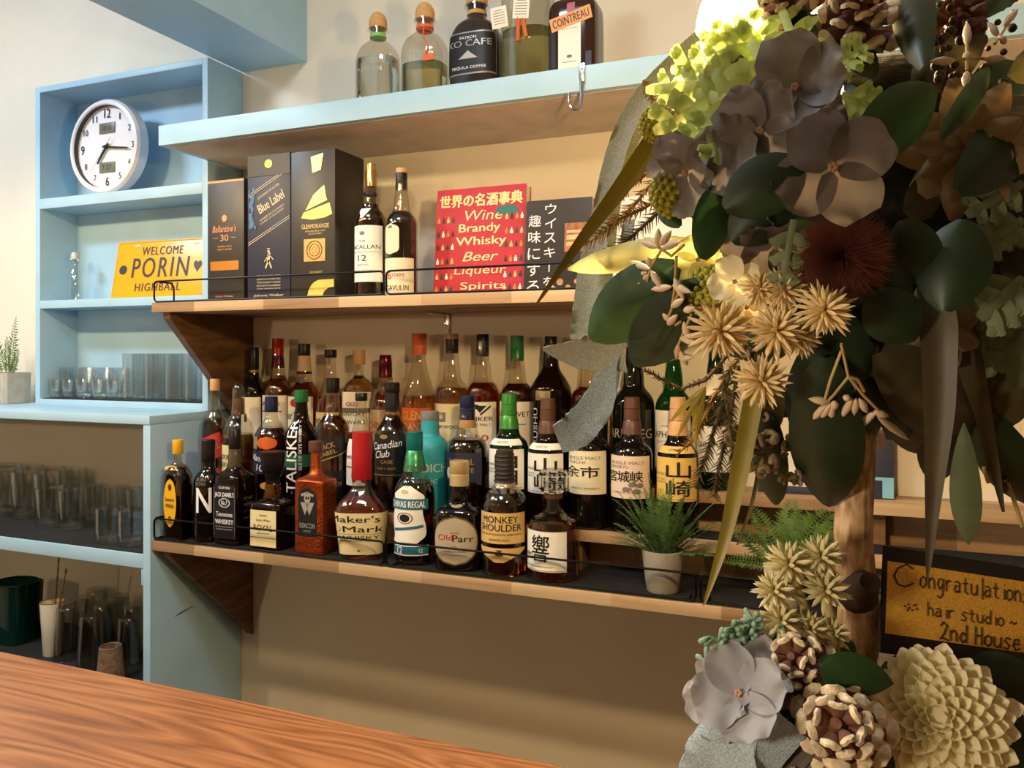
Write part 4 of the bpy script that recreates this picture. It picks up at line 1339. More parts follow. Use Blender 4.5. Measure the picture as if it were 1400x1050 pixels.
bottle('dark green bottle half hidden behind dried stems of the flower tree', 978, 462, 50, 'R', 'bulge', M_DGRN, None, [('cap', .90, 1, .36, .36, M_CAPGRN)],
       [(.62, .76, .6, M_PAPER, [], {'name': 'neck_label', 'nz': 8}), (.12, .42, 1.25, M_PAPER, [('LAGAVULIN', 0, .6, .8, .12, M_BROWNINK, .01)])])

# ---------------------------------------------------------------- bottles on the middle shelf
bottle('sherry coloured bottle with gold capsule and white label by the gift boxes', 507, 224, 44, 'S', 'malt', CG, (M_DEEP, .70), [('capsule', .83, 1, .34, .30, M_CAPGOLD), ('neck_ring', .765, .785, .44, .44, M_CAPBLK)],
       [(.12, .53, 1.36, M_PAPER, [('MACALLAN', 0, .62, .84, .07, K, .01), ('THE', 0, .72, .16, .035, K), ('12', 0, .42, .22, .11, K, 0), ('#disc', 0, .86, .14, .07, M_GREYINK), ('YEARS OLD', 0, .3, .3, .03, M_GREYINK), ('HIGHLAND SINGLE MALT', 0, .2, .6, .03, M_GREYINK), ('#bar', 0, .53, .8, .006, K)]),
        (.585, .66, .5, M_PAPER, [], {'name': 'neck_triangle', 'outline': lambda v: (-.05 - .95 * v, .05 + .95 * v), 'nz': 8})])
bottle('dark bottle with black capsule and small oval label beside the red book', 549, 231, 44, 'S', 'malt', CG, (M_DARK, .665), [('capsule', .84, 1, .38, .36, M_CAPBLK), ('cap_top', .965, 1.003, .37, .36, M_CAPTAN)],
       [(.33, .56, .62, M_IVORY, [('#disc', 0, .9, .3, .1, M_GREYINK)], {'outline': lambda v: ((-math.sqrt(max(.01, 1 - ((abs(v - .5) - .3) / .2) ** 2)), math.sqrt(max(.01, 1 - ((abs(v - .5) - .3) / .2) ** 2))) if abs(v - .5) > .3 else (-1, 1)), 'nz': 16, 'name': 'oval_label', 'th': -14}),
        (.01, .30, 1.36, M_IVORY, [('16', -.3, .55, .2, .2, M_REDINK), ('YEARS', .2, .55, .3, .1, M_REDINK), ('LAGAVULIN', 0, .22, .7, .14, K, .01)])])

# ---------------------------------------------------------------- bottles on the top shelf
M_CORKB = M_CORK
def patron(label, px, top, w, body, liq, labels, collar, **k):
    return bottle(label, px, top, w, 'U', 'patron', body, liq, [('stopper', .825, 1, .42, .43, M_CORKB, 'ball'), ('neck_ring', .80, .825, .50, .50, M_GLASSW), ('neck_ribbon', .725, .765, .40, .38, collar)], labels, n=3.4, ky=.8, name='liquor_bottle', **k)
patron('clear rounded bottle with round cork, first from the left on the top shelf', 517, 17, 62, CG, (liquid('clear_spirit', '#f3f4f2'), .5), [(.12, .50, 1.0, None, [('PATRON', 0, .6, .6, .14, M_SILVER)])], mat('green_ribbon', '#8ac06a', .6))
T, hf, H, Rf = patron('rounded bottle with orange ribbon half full of pale tequila', 581, 4, 66, CG, (M_TEQ, .36), [(.28, .5, 1.2, None, [('PATRON', 0, .6, .7, .3, M_SILVER, .02)])], mat('orange_ribbon', '#d96a3a', .6, var=.06))
r_ = MB()
r_.tube([(.0 * hf + .3 * hf * math.cos(a), .3 * hf * math.sin(a), .72 * H) for a in [2 * PI * q / 16 for q in range(16)]], .003, 6, closed=True)
r_.tube([(.1 * hf, -.33 * hf, .72 * H), (.35 * hf, -.75 * hf, .58 * H), (.62 * hf, -.85 * hf, .46 * H), (.5 * hf, -.86 * hf, .40 * H)], .002, 6)
r_.box(.35 * hf, .9 * hf, -.85 * hf, -.83 * hf, .34 * H, .40 * H)
r_.build('ribbon', MATS['orange_ribbon'], T)
patron('dark coffee coloured rounded bottle with black framed label and cork', 652, -18, 74, mat('coffee_glass', '#2a2424', .1, var=.08, coat=.3), None,
       [(.13, .52, 1.18, mat('label_frame', '#8f8a86', .4, metal=.4), [], {'name': 'label_frame'}), (.145, .505, 1.1, M_BLKLAB, [('PATRON', 0, .88, .3, .07, WI), ('XO CAFE', 0, .74, .8, .16, M_SILVER, .01), ('#tri', 0, .45, .34, -.2, M_SILVER), ('TEQUILA COFFEE', .0, .12, .6, .08, WI)], {'ofs': .0009})], M_CORKB)
T, hf, H, Rf = bottle('big clear bottle of yellowish liqueur with white tags on a leather cord', 722, -75, 74, 'U', 'oblong', thin_glass('hazy_glass', '#e6e4d4', .10, .6), (M_TEQ, .385), [('cap', .98, 1.0, .3, .3, M_CORK)], [], n=2.6, ky=.8, name='liquor_bottle')
M_LEATH = mat('orange_leather', '#c7693a', .6, var=.1)
cd = MB()
cd.tube([(-.1 * hf, -.84 * hf, .66 * H), (-.02 * hf, -.9 * hf, .5 * H), (-.06 * hf, -.88 * hf, .27 * H)], .0045, 6)
cd.tube([(.0 * hf, -.84 * hf, .66 * H), (.08 * hf, -.9 * hf, .5 * H), (.26 * hf, -.88 * hf, .29 * H)], .0045, 6)
cd.build('leather_cord', M_LEATH, T)
for dx, dz, rot in ((-.78, .45, -4), (.12, .485, 8)):
    tg = MB()
    tg.box(-.017, .017, -.0007, .0007, -.02, .02, bev=.0005)
    to = tg.build('hang_tag', M_PAPER, T)
    to.location = (dx * hf, -.93 * hf - (.004 if dx > 0 else 0), dz * H)
    to.rotation_euler = (math.radians(8), math.radians(rot), 0)
    tl = MB()
    for k in range(6):
        vs, fs = grid2d(.024 if k else .018, .0012, 1, 1)
        put(tl, vs, fs, flat_map(-.0011, 0, .013 - .005 * k))
    tl.build('lettering', M_GREYINK, to, 0)
bottle('square brown bottle with slanted orange banner and white label, behind the steel hook', 788, -75, 76, 'U', 'coin', mat('brown_glass', '#3b1f12', .1, var=.08, trans=.5, coat=.3), None, [('cap', .72, 1.0, .36, .36, M_CAPRED)],
       [(.02, .42, .46, M_PAPER, [('#disc', 0, .3, .25, .06, M_GREYINK), ('#bar', 0, .2, .6, .012, M_GREYINK), ('#bar', 0, .8, .7, .008, M_GREYINK)], {'dx': -.05}),
        (.36, .46, 1.7, mat('orange_banner', '#e09a5a', .5, var=.05), [('COINTREAU', 0, .5, .88, .6, M_BROWNINK, .02)], {'rot': 13, 'name': 'banner_label'}),
        (.46, .53, .16, mat('pink_ribbon', '#a8606a', .5), [], {'name': 'seal_ribbon'}),
        (.03, .16, .12, M_NAVY, [], {'name': 'corner_sticker', 'dx': .72})], n=7, ky=.72, name='liquor_bottle')

# ================================================================== boxes and books on the middle shelf
def gift_box(label, p0, p1, top, Yf, depth, m, front):
    x0, _ = onY(p0, Yf)
    x1, t1 = onY(p1, Yf)
    h = (HY - top) / F * t1 - .1183
    T = thing('gift_box', label, 'box', ((x0 + x1) / 2, Yf, Z(.1183)))
    w = x1 - x0
    MB().box(-w / 2, w / 2, 0, depth, 0, h, bev=.0012).build('carton', m, T)
    front(T, w, h)
    return T


def panel(T, name, m, x0, x1, z0, z1, y=-.0006):
    mb = MB()
    vs, fs = grid2d(x1 - x0, z1 - z0, 1, 1)
    put(mb, vs, fs, flat_map(y, (x0 + x1) / 2, (z0 + z1) / 2))
    return mb.build(name, m, T, 0)


M_COPI = mat('copper_ink', '#d8946a', .5, metal=.0, var=.05)
def f1(T, w, h):
    panel(T, 'copper_edge', M_COPI, -w / 2, w / 2, h - .006, h - .001)
    q = panel(T, 'copper_plate', mat('bright_copper', '#e09a4a', .25, metal=.7, var=.12), -w * .42, w * .36, h * .26, h * .335)
    q['label'] = 'glowing copper plate'
    mb = MB()
    f = flat_map(-.0007, -w * .03, 0)
    words(mb, "Ballantine's", f, 0, h * .60, w * .66, h * .055, bold=.01, shear=.25)
    words(mb, '30', f, 0, h * .525, w * .22, h * .05, bold=.02)
    words(mb, 'YEARS OLD', f, 0, h * .455, w * .4, h * .014)
    words(mb, 'VERY RARE', f, 0, h * .43, w * .4, h * .014)
    vs, fs = disc2d(w * .07, h * .028)
    put(mb, vs, fs, f, 0, h * .685)
    for s in (-1, 1):
        vs, fs = grid2d(w * .14, .001, 1, 1)
        put(mb, vs, fs, f, s * w * .24, h * .525)
    words(mb, 'Scotch Whisky', f, 0, h * .045, w * .5, h * .02, shear=.2)
    mb.build('lettering', M_COPI, T, 0)
gift_box('narrow brown black box with copper top edge and glowing copper plate', 284, 333.5, 243, 1.45, .10, mat('brown_black_card', '#2c2624', .4, var=.06), f1)


def f2(T, w, h):
    mb = MB()
    f = flat_map(-.0007, 0, 0)
    a = .46
    for z in (.80, .815, .47, .485):
        vs, fs = grid2d(w * 1.06, .0012, 1, 1)
        put(mb, vs, fs, f, 0, h * z, rot=a)
    words(mb, 'JOHNNIE WALKER', f, 0, h * .745, w * .56, h * .02, bold=.01, rot=a)
    words(mb, 'Blue Label', f, .05 * w, h * .675, w * .64, h * .065, bold=.02, rot=a)
    words(mb, 'BLENDED SCOTCH WHISKY', f, .08 * w, h * .60, w * .62, h * .014, rot=a)
    words(mb, 'A BLEND OF OUR RAREST', f, .08 * w, h * .575, w * .62, h * .012, rot=a)
    # striding figure as a small silhouette
    vs, fs = disc2d(.003, .0038)
    put(mb, vs, fs, f, 0, h * .335)
    for (x, z, ww, hh, r) in ((0, .295, .007, .022, -.15), (-.004, .25, .0034, .02, -.45), (.004, .25, .0034, .02, .4), (.006, .30, .002, .02, .8), (0, .355, .008, .0016, 0), (-.0055, .29, .002, .018, -.7)):
        vs, fs = grid2d(ww, hh, 1, 1)
        put(mb, vs, fs, f, x, h * z, rot=r)
    for k in range(5):
        words(mb, ['TO THE FINEST', 'BLENDED SCOTCH WHISKY FROM', 'THE RAREST CASKS', 'EACH BOTTLE NUMBERED', 'JOHN WALKER SONS'][k], f, 0, h * (.17 - .022 * k), w * .55, h * .011)
    words(mb, 'Johnnie Walker', f, 0, h * .035, w * .7, h * .022, bold=.02)
    mb.build('lettering', mat('pale_gold_ink', '#cfc09a', .45), T, 0)
    m2 = MB()
    words(m2, 'limited edition', f, w * .26, h * .535, w * .4, h * .02, rot=a, shear=.3, bold=.01)
    for k in range(26):
        vs, fs = disc2d(rnd.uniform(.002, .006), rnd.uniform(.003, .009), 10, rnd.uniform(0, 2))
        put(m2, vs, fs, flat_map(-.00065 - .00002 * k, 0, 0), -w * .5 + .006 + abs(rnd.gauss(0, .006)), h * rnd.uniform(.5, .78))
    m2.build('blue_artwork', mat('blue_ink', '#3d6a94', .5, var=.25, scale=200), T, 0)
    m3 = MB()
    vs, fs = disc2d(w * .085, h * .028)
    put(m3, vs, fs, flat_map(-.0014, 0, 0), 0, h * .935)
    m3.build('gold_seal', M_GOLD, T, 0)
    panel(T, 'top_shade_band', mat('shaded_card', '#1a1718', .4, var=.06), -w / 2 + .001, w / 2 - .001, h * .855, h - .001, -.001)  # shadow of the shelf above, painted as a dark band
gift_box('navy box with slanted gold lettered band and small striding figure', 338.5, 397, 207.5, 1.45, .108, mat('navy_card', '#222238', .45, var=.06), f2)


def f3(T, w, h):
    m1 = MB()
    f = flat_map(-.0008, w * .08, 0)
    # gold cut-away bottle: neck, shoulders, base
    q = [(-.12, .955), (.16, .975), (.10, .865), (-.08, .85)]
    m1.add([f(x * w, z * h) for x, z in q], [[3, 2, 1, 0]])
    MG = mat('bright_gold', '#e6cf6a', .3, metal=.5, var=.15, scale=40)
    m1.build('gold_neck', MG, T, 0)
    m1 = MB()
    q = [(-.06, .70), (.18, .76), (.22, .68), (.25, .66), (-.24, .60)]
    m1.add([f(x * w, z * h) for x, z in q], [[4, 3, 2, 1, 0]])
    m1.build('gold_shoulder', MG, T, 0)
    m1 = MB()
    q = [(-.28, .585), (.30, .64), (.36, .565), (.2, .545), (-.1, .535), (-.34, .55)]
    m1.add([f(x * w, z * h) for x, z in q], [[5, 4, 3, 2, 1, 0]])
    m1.build('gold_shoulder', MG, T, 0)
    m1 = MB()
    pts = [(-.2 + .6 * (1 - math.cos(a)) * .5 * 1.0, .005 + .125 * math.sin(a)) for a in [PI / 2 * k / 8 for k in range(9)]]
    qq = pts + [(.40, .13), (.40, .08), (.28, .075), (.18, .05), (.12, .005)]
    m1.add([f(x * w, z * h) for x, z in qq], [list(range(len(qq) - 1, -1, -1))])
    m1.build('gold_foot', MG, T, 0)
    m2 = MB()
    words(m2, 'GLENMORANGIE', f, -.02 * w, h * .49, w * .62, h * .03, bold=.01)
    words(m2, 'HIGHLAND SINGLE MALT', f, -.02 * w, h * .458, w * .45, h * .011)
    words(m2, 'SCOTCH WHISKY', f, -.02 * w, h * .44, w * .3, h * .011)
    words(m2, 'SIGNET', f, 0, h * .18, w * .28, h * .018, bold=.01)
    m2.build('lettering', mat('gold_letter', '#c2aa72', .4, metal=.4), T, 0)
    m3 = panel(T, 'gold_emblem', mat('emblem_gold', '#c39a5c', .4, metal=.4, var=.35, scale=350), -w * .20, w * .28, h * .255, h * .405)
    d = MB()
    for r in (.30, .2, .1):
        o1, _ = disc2d(w * r * .6, w * r * .6, 24)
        put(d, o1 + [v * .9 for v in o1], [[i, (i + 1) % 24, 24 + (i + 1) % 24, 24 + i] for i in range(24)], flat_map(-.0011, w * .04, h * .33))
    d.build('emblem_rings', M_BROWNINK, m3, 0)
gift_box('tall black brown box showing a cut away gold bottle shape', 398, 458, 202, 1.45, .112, mat('brown_card', '#29241f', .4, var=.06), f3)


def book(label, pbl, pbr, Y, h, th, lean, m, spine_m, front, name='book', yaw=0):
    x0, _ = onY(pbl, Y)
    x1, _ = onY(pbr, Y)
    w = x1 - x0
    T = thing(name, label, 'book', ((x0 + x1) / 2, Y + .004, Z(.1183) + .001), math.radians(yaw))
    T.rotation_euler = (math.radians(-lean), 0, math.radians(yaw))
    MB().box(-w / 2, w / 2, 0, .0008, 0, h).build('front_cover', m, T, 0)
    MB().box(-w / 2, w / 2, th - .0008, th, 0, h).build('back_cover', m, T, 0)
    MB().box(-w / 2, -w / 2 + .001, .0009, th - .0009, 0, h).build('spine', spine_m, T, 0)
    MB().box(-w / 2 + .0012, w / 2 - .002, .0009, th - .0009, .002, h - .002).build('page_block', M_PAPER if spine_m is not M_PAPER else M_IVORY, T, 0)
    front(T, w, h)
    return T


M_BOOKRED = mat('red_cover', '#b3152e', .5, var=.05)
M_BOOKYEL = mat('cover_yellow', '#ecd49a', .6)
def fb1(T, w, h):
    mb = MB()
    f = flat_map(-.0006, 0, 0)
    words(mb, '世界の名酒事典', f, 0, h * .885, w * .92, h * .115, bold=.035)
    for s, z, ww, hh, b, sh, dx in (('Wine', .745, .42, .095, .0, .2, .04), ('Brandy', .62, .46, .10, .035, 0, .0), ('Whisky', .50, .56, .10, .035, 0, .02), ('Beer', .37, .40, .085, .02, .3, .02), ('Liqueur', .235, .58, .095, .0, .1, .02), ('Spirits', .095, .50, .085, .025, 0, .06)):
        words(mb, s, f, w * dx, h * z, w * ww, h * hh, bold=b, shear=sh)
    mb.build('lettering', M_BOOKYEL, T, 0)
    o = MB()
    vs, fs = disc2d(w * .13, h * .045)
    put(o, vs, fs, f, w * .30, h * .775)
    o.build('green_oval', mat('oval_green', '#1d6a66', .5), T, 0)
    cols = [('#1f3b22', 'bottle_green'), ('#e0b060', 'bottle_gold'), ('#2a1a30', 'bottle_dark'), ('#d87a2a', 'bottle_orange'), ('#e8e0d0', 'bottle_white')]
    for ci, (c, nm) in enumerate(cols):
        b = MB()
        for j, z in enumerate((.69, .56, .44, .31, .17, .055)):
            for side in (-1, 1):
                for k in range(4):
                    if (k + j * 2 + (side > 0)) % 5 != ci:
                        continue
                    x = side * w * (.30 + .055 * k)
                    bw, bh = w * .016, h * .055
                    pts = [(-bw, 0), (bw, 0), (bw, bh * .55), (bw * .4, bh * .72), (bw * .4, bh), (-bw * .4, bh), (-bw * .4, bh * .72), (-bw, bh * .55)]
                    b.add([Vector((x + p, -.0007, h * z + q)) for p, q in pts], [list(range(8))])
        b.build('printed_bottles', mat('print_' + nm, c, .5), T, 0)
book('thick red drinks encyclopedia with cream title characters, leaning on the wall', 591, 714, 1.535, .236, .028, 5, M_BOOKRED, mat('red_spine', '#8f1524', .4), fb1)
sp_ = None


def fb2(T, w, h):
    mb = MB()
    f = flat_map(-.0006, 0, 0)
    for i, ch in enumerate('ウイスキーを'):
        if ch == 'ー':
            words(mb, '丨', f, -w * .12, h * (.90 - .155 * i), w * .012, h * .10, bold=.01)
        else:
            words(mb, ch, f, -w * .12, h * (.90 - .155 * i), w * .17, h * .105, bold=.004)
    for i, ch in enumerate('趣味にする'):
        words(mb, ch, f, -w * .36, h * (.78 - .175 * i), w * .19, h * .125, bold=.004)
    mb.build('lettering', M_WHITEINK, T, 0)
    g = MB()
    vs, fs = grid2d(w * .36, h * .30, 1, 1)
    put(g, vs, fs, f, w * .28, h * .585)
    gp = g.build('glass_picture', mat('picture_amber', '#9a6238', .5, var=.55, scale=60), T, 0)
    c = MB()
    for k, (dz, hh) in enumerate(((.06, .03), (0, .05), (-.07, .04))):
        vs, fs = grid2d(w * .30, h * hh, 1, 1)
        put(c, vs, fs, flat_map(-.001, 0, 0), w * .28, h * (.585 + dz))
    c.build('ice_cubes', mat('picture_cream', '#cfae84', .5, var=.2, scale=80), gp, 0)
    d = MB()
    for (x, z, r) in ((.05, .12, .05), (.17, .06, .04), (.3, .12, .04), (.38, .05, .04), (-.05, .05, .04)):
        vs, fs = disc2d(w * r, w * r)
        put(d, vs, fs, f, w * x, h * z)
    d.build('photo_circles', mat('circle_tan', '#a87e50', .5, var=.4, scale=150), T, 0)
book('black book with white vertical title characters and an amber glass picture', 715, 806, 1.50, .19, .016, 5, mat('black_cover', '#221a1c', .35, var=.06), M_BLACK, fb2)


def fb3(T, w, h):
    mb = MB()
    f = flat_map(-.0006, 0, 0)
    for i, ch in enumerate('酒の教科書'):
        words(mb, ch, f, -w * .3 + w * .15 * i, h * .52, w * .12, h * .09, bold=.004)
    words(mb, 'WHISKY', f, 0, h * .33, w * .5, h * .06)
    mb.build('lettering', M_GREYINK, T, 0)
book('white book with thin grey characters showing behind the dried sprigs', 826, 944, 1.53, .19, .016, 5, mat('white_cover', '#ded9d0', .45, var=.04), M_PAPER, fb3)

# framed picture standing on the upper step
x0, _ = onY(1036, 1.64); x1, t1 = onY(1222, 1.64)
w, h = x1 - x0, .17
T = thing('framed_picture', 'navy framed picture with pale blue corner behind the birch trunk', 'picture', ((x0 + x1) / 2, 1.64, Z(SHB) + .0006))
T.rotation_euler = (math.radians(-4), 0, 0)
fr_ = MB()
fw = .037
fr_.box(-w / 2, w / 2, 0, .014, 0, .014, bev=.001)
fr_.box(-w / 2, w / 2, 0, .014, h - .014, h, bev=.001)
fr_.box(-w / 2, -w / 2 + .014, 0, .014, .0141, h - .0141, bev=.001)
fr_.box(w / 2 - fw, w / 2, 0, .014, .0141, h - .0141, bev=.001)
fr_.build('frame', mat('navy_frame', '#2b2d42', .5, var=.06), T)
panel(T, 'picture', mat('white_print', '#d9d6d0', .5, var=.03), -w / 2 + .014, w / 2 - fw, .014, h - .014, .006)
cn = MB()
cn.box(w / 2 - .036, w / 2 - .0, -.0012, -.0003, .034, .040)
cn.box(w / 2 - .019, w / 2 - .0, -.0012, -.0003, .002, .0339)
cn.build('blue_corner', mat('corner_blue', '#79b7d2', .5, var=.03), T, 0)

# ================================================================== flower tree on the bar counter
rt = random.Random(21)
root_p = W(1168, 900, .55)
TREE = thing('flower_tree', 'artificial flower ball tree on birch trunk standing on the bar counter', 'flower tree', (root_p.x, root_p.y, CZ + .0006))
ORG = Vector((root_p.x, root_p.y, CZ + .0006))
CAMP = Vector((0, 0, EZ))

M_LEAF = mat('dark_green_leaf', '#27431f', .42, var=.25, scale=40, transl=.22, coat=.05)
M_LEAF2 = mat('olive_leaf', '#4a4426', .5, var=.2, scale=40, transl=.25)
M_LEAF3 = mat('deep_leaf', '#1d2f1a', .45, var=.25, scale=40, transl=.12)
M_EUC = mat('eucalyptus_leaf', '#6c7b58', .6, var=.15, scale=40, transl=.3)
M_YLEAF = mat('pale_yellow_leaf', '#d9d58c', .5, var=.08, scale=40, transl=.5)
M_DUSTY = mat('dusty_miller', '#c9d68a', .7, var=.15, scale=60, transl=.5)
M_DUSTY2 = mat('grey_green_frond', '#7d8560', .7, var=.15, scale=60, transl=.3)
M_HYD = mat('dimmed_lilac_petal', '#7f7876', .6, var=.15, scale=45, transl=.35)  # same petals as at the foot, darkened for the dim ball front
M_HYD2 = mat('smoky_petal', '#6a605a', .6, var=.15, scale=45, transl=.3)
M_HYDE = mat('peach_petal_edge', '#c79a80', .6, var=.1, transl=.3)
M_CREAMP = mat('cream_petal', '#f0e6c0', .6, var=.06, scale=40, transl=.35)
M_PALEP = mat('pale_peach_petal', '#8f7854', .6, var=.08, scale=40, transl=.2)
M_STAR = mat('star_flower', '#f3dba6', .6, var=.15, scale=80, transl=.3)
M_STARC = mat('cream_star_flower', '#e3d7a4', .6, var=.12, scale=80, transl=.25)
M_SEDUM = mat('yellow_sedum', '#b3ac3c', .6, var=.15, scale=120, transl=.2)
M_REDP = mat('rust_red_fibre', '#5e2a1a', .8, var=.2, scale=80, transl=.15)
M_BUD = mat('pinkish_bud', '#cdb596', .5, var=.15, scale=80)
M_STEM = mat('tan_stem', '#b59a5e', .6, var=.15)
M_DRY = mat('dried_sprig', '#5a4a28', .8, var=.25, scale=80, transl=.1)
M_DRYG = mat('golden_sprig', '#a8803a', .7, var=.2, scale=80, transl=.2)
M_BLADE = mat('grass_blade', '#8d7d2e', .45, var=.25, scale=25, transl=.3)
M_BLADEB = mat('brown_blade', '#453a22', .5, var=.25, scale=25, transl=.15)
M_POD = mat('seed_pod', '#8d7a58', .7, var=.35, scale=120, bump=.6, bscale=250)
M_CONE = mat('cone_brown', '#6a4230', .7, var=.25, scale=90, bump=.4, bscale=300)
M_CONET = mat('cone_pale_tip', '#d2bd9c', .8, var=.35, scale=160, bump=.5, bscale=300)
M_MOSS = mat('moss_core', '#20221a', .95, var=.4, scale=60, bump=.9, bscale=150)
M_SUCC = mat('sage_sprig', '#86a58a', .6, var=.12, scale=60, transl=.2)


def tf(px, py):
    d2 = ((px - 1190) / 340) ** 2 + ((py - 290) / 330) ** 2
    return .565 - .13 * math.sqrt(max(0.0, 1 - d2))


def tb(mb, name, m, parent=TREE, smooth=60, label=None):
    mb.v = [v - ORG for v in mb.v]
    o = mb.build(name, m, parent, smooth)
    if label:
        o['label'] = label
    return o


def pt(px, py, dt=0.0, t=None):
    return W(px, py, (t if t is not None else tf(px, py)) + dt)


def leaf_geo(mb, A, B, w, roll=0.0, curl=.25, bend=.1, mi=0, outline=None, n=10, m=6, vein=.06, ruffle=0.0, facing=None):
    """leaf or petal from A to B: arched, folded along the midrib"""
    ax = B - A
    L = ax.length
    ax = ax.normalized()
    view = (CAMP - (A + B) / 2).normalized() if facing is None else facing
    sd = ax.cross(view)
    sd = sd.normalized() if sd.length > 1e-5 else ax.orthogonal().normalized()
    nr = sd.cross(ax).normalized()
    M = Matrix.Rotation(roll, 3, ax)
    sd, nr = M @ sd, M @ nr
    vs, fs = [], []
    ph = rt.uniform(0, 6)
    for i in range(n + 1):
        u = i / n
        ww = outline(u) if outline else math.sin(PI * min(1, u ** .8)) ** .75
        ww = max(ww, .03) * w / 2
        c = A + ax * (L * u) + nr * (bend * L * math.sin(PI * u))
        for j in range(m + 1):
            s = -1 + 2 * j / m
            z = curl * ww * (s * s) - vein * w * .3 * (1 - abs(s)) ** 2
            if ruffle:
                z += ruffle * w * abs(s) * math.sin(u * 9 + s * 3 + ph) * u
                z += ruffle * w * .8 * u * u * math.sin(s * 5 + ph)
            vs.append(c + sd * (ww * s) - nr * z)
    for i in range(n):
        for j in range(m):
            a = i * (m + 1) + j
            fs.append([a, a + 1, a + m + 2, a + m + 1])
    mb.add(vs, fs, mi)


def px_w(w, t):
    return w * t / F


def leaf(a, b, w, m=M_LEAF, d0=0.0, d1=0.0, roll=0.0, curl=.25, bend=.08, name='leaf', outline=None, t=None, label=None):
    t0 = (t if t is not None else tf(*a)) + d0
    t1 = (t if t is not None else tf(*b)) + d1
    mb = MB()
    leaf_geo(mb, W(a[0], a[1], t0), W(b[0], b[1], t1), px_w(w, (t0 + t1) / 2), roll, curl, bend, outline=outline)
    return tb(mb, name, m, label=label)


# pot hidden below the frame, soil, trunk
pb = MB().lathe([(.050, 0), (.052, .003), (.066, .118), (.066, .122), (.061, .122), (.058, .108), (.001, .107)], 32)
pb.build('pot', mat('linen_pot', '#8a8f86', .9, var=.1, scale=80, bump=.4, bscale=300), TREE)
MB().lathe([(.0605, .109), (.04, .118), (.001, .122)], 24, cap0=False).build('moss', M_MOSS, TREE)
tr = MB()
tp = [(1175, 1060, 30), (1172, 960, 29), (1171, 890, 28), (1174, 830, 27), (1170, 780, 25.5), (1166, 730, 25), (1168, 680, 25), (1172, 620, 24), (1176, 540, 22), (1180, 440, 20), (1182, 330, 18)]
tr.tube([W(x, y, .55) for x, y, r in tp], [px_w(r, .55) for x, y, r in tp], 18)
tb(tr, 'trunk', M_BARK)
kn = MB()
kn.tube([W(1172, 812, .545), W(1182, 802, .527), W(1190, 796, .515)], [px_w(28, .54), px_w(19, .53), px_w(14, .52)], 14)
kn.ball(W(1178, 805, .535), .0095, .011, .0125, 14, 8)
tb(kn, 'branch_stub', mat('dark_knot', '#2e1c12', .8, var=.4, scale=80, bump=.7, bscale=120), label='dark knot on the trunk')
cr = MB()
cr.ball(W(1195, 285, .575), .098, .098, .105, 28, 18)
tb(cr, 'moss_core', M_MOSS)

# filler leaves so the ball reads dense
for k in range(46):
    a = 2 * PI * k * .618
    r = 300 * math.sqrt((k + .5) / 46)
    x, y = 1205 + r * .95 * math.cos(a), 290 + r * .93 * math.sin(a)
    b = a + rt.uniform(-.9, .9)
    Lp = rt.uniform(70, 120)
    if x + Lp * math.cos(b) < 955:
        continue
    leaf((x, y), (x + Lp * math.cos(b), y + Lp * math.sin(b)), rt.uniform(45, 75), rt.choice([M_LEAF3, M_LEAF3, M_LEAF, M_LEAF2]), .035, .045, rt.uniform(-.6, .6))
for k in range(14):      # far side of the ball
    a = 2 * PI * k / 14
    x, y = 1205 + 190 * math.cos(a), 290 + 190 * math.sin(a)
    leaf((x, y), (x + 100 * math.cos(a + .4), y + 100 * math.sin(a + .4)), 75, M_LEAF3, 0, .02, rt.uniform(-.5, .5), t=.64)

# the big oval leaves one can tell apart
OV = lambda u: math.sin(PI * min(1, max(0, u * .96 + .02))) ** .6
for a, b, w, m, d0, d1, roll in (
        ((925, 362), (806, 462), 88, M_LEAF, .0, -.01, .2), ((958, 385), (868, 500), 84, M_LEAF3, -.005, -.02, -.1),
        ((1128, 488), (1133, 692), 98, M_LEAF3, .0, -.02, .1), ((1132, 446), (1090, 600), 62, M_LEAF3, .01, .0, .3),
        ((1203, 480), (1338, 588), 108, M_LEAF2, .0, .0, .1), ((1192, 400), (1250, 466), 78, M_LEAF3, .0, -.01, 0),
        ((1318, 300), (1290, 425), 94, M_LEAF3, -.01, -.02, .1), ((1172, 205), (1280, 120), 84, M_LEAF, -.01, -.015, .2),
        ((1262, 92), (1248, -30), 58, M_LEAF3, -.01, -.01, -.3), ((1285, 190), (1352, 92), 30, M_LEAF, -.03, -.03, .2),
        ((1310, 262), (1420, 150), 84, M_LEAF3, -.01, -.01, .2), ((985, 250), (962, 355), 62, M_LEAF, .0, -.01, -.6),
        ((1000, 330), (1090, 250), 80, M_LEAF3, .0, .0, 0), ((1410, 470), (1340, 590), 80, M_LEAF2, .0, .0, .1),
        ((1170, 350), (1240, 420), 70, M_LEAF3, .01, .0, 0), ((1235, 300), (1265, 390), 70, M_LEAF3, .0, .0, 0),
        ((1125, 410), (1180, 520), 66, M_LEAF3, .01, .01, .2), ((1180, 520), (1240, 600), 70, M_LEAF3, .02, .02, 0),
        ((1340, 560), (1410, 690), 70, M_LEAF3, .02, .02, .2), ((930, 310), (900, 280), 26, M_LEAF, .02, .02, 0),
        ((1050, 560), (1060, 690), 48, M_LEAF3, .03, .03, .3), ((1100, 222), (990, 285), 84, M_LEAF3, -.03, -.03, .1)):
    leaf(a, b, w, m, d0, d1, roll, curl=.3, outline=OV)
leaf((1318, 578), (1324, 745), 46, M_EUC, .0, .0, .1, outline=lambda u: math.sin(PI * u) ** .7 * (.7 + .3 * u), label='long grey green eucalyptus leaf hanging free')
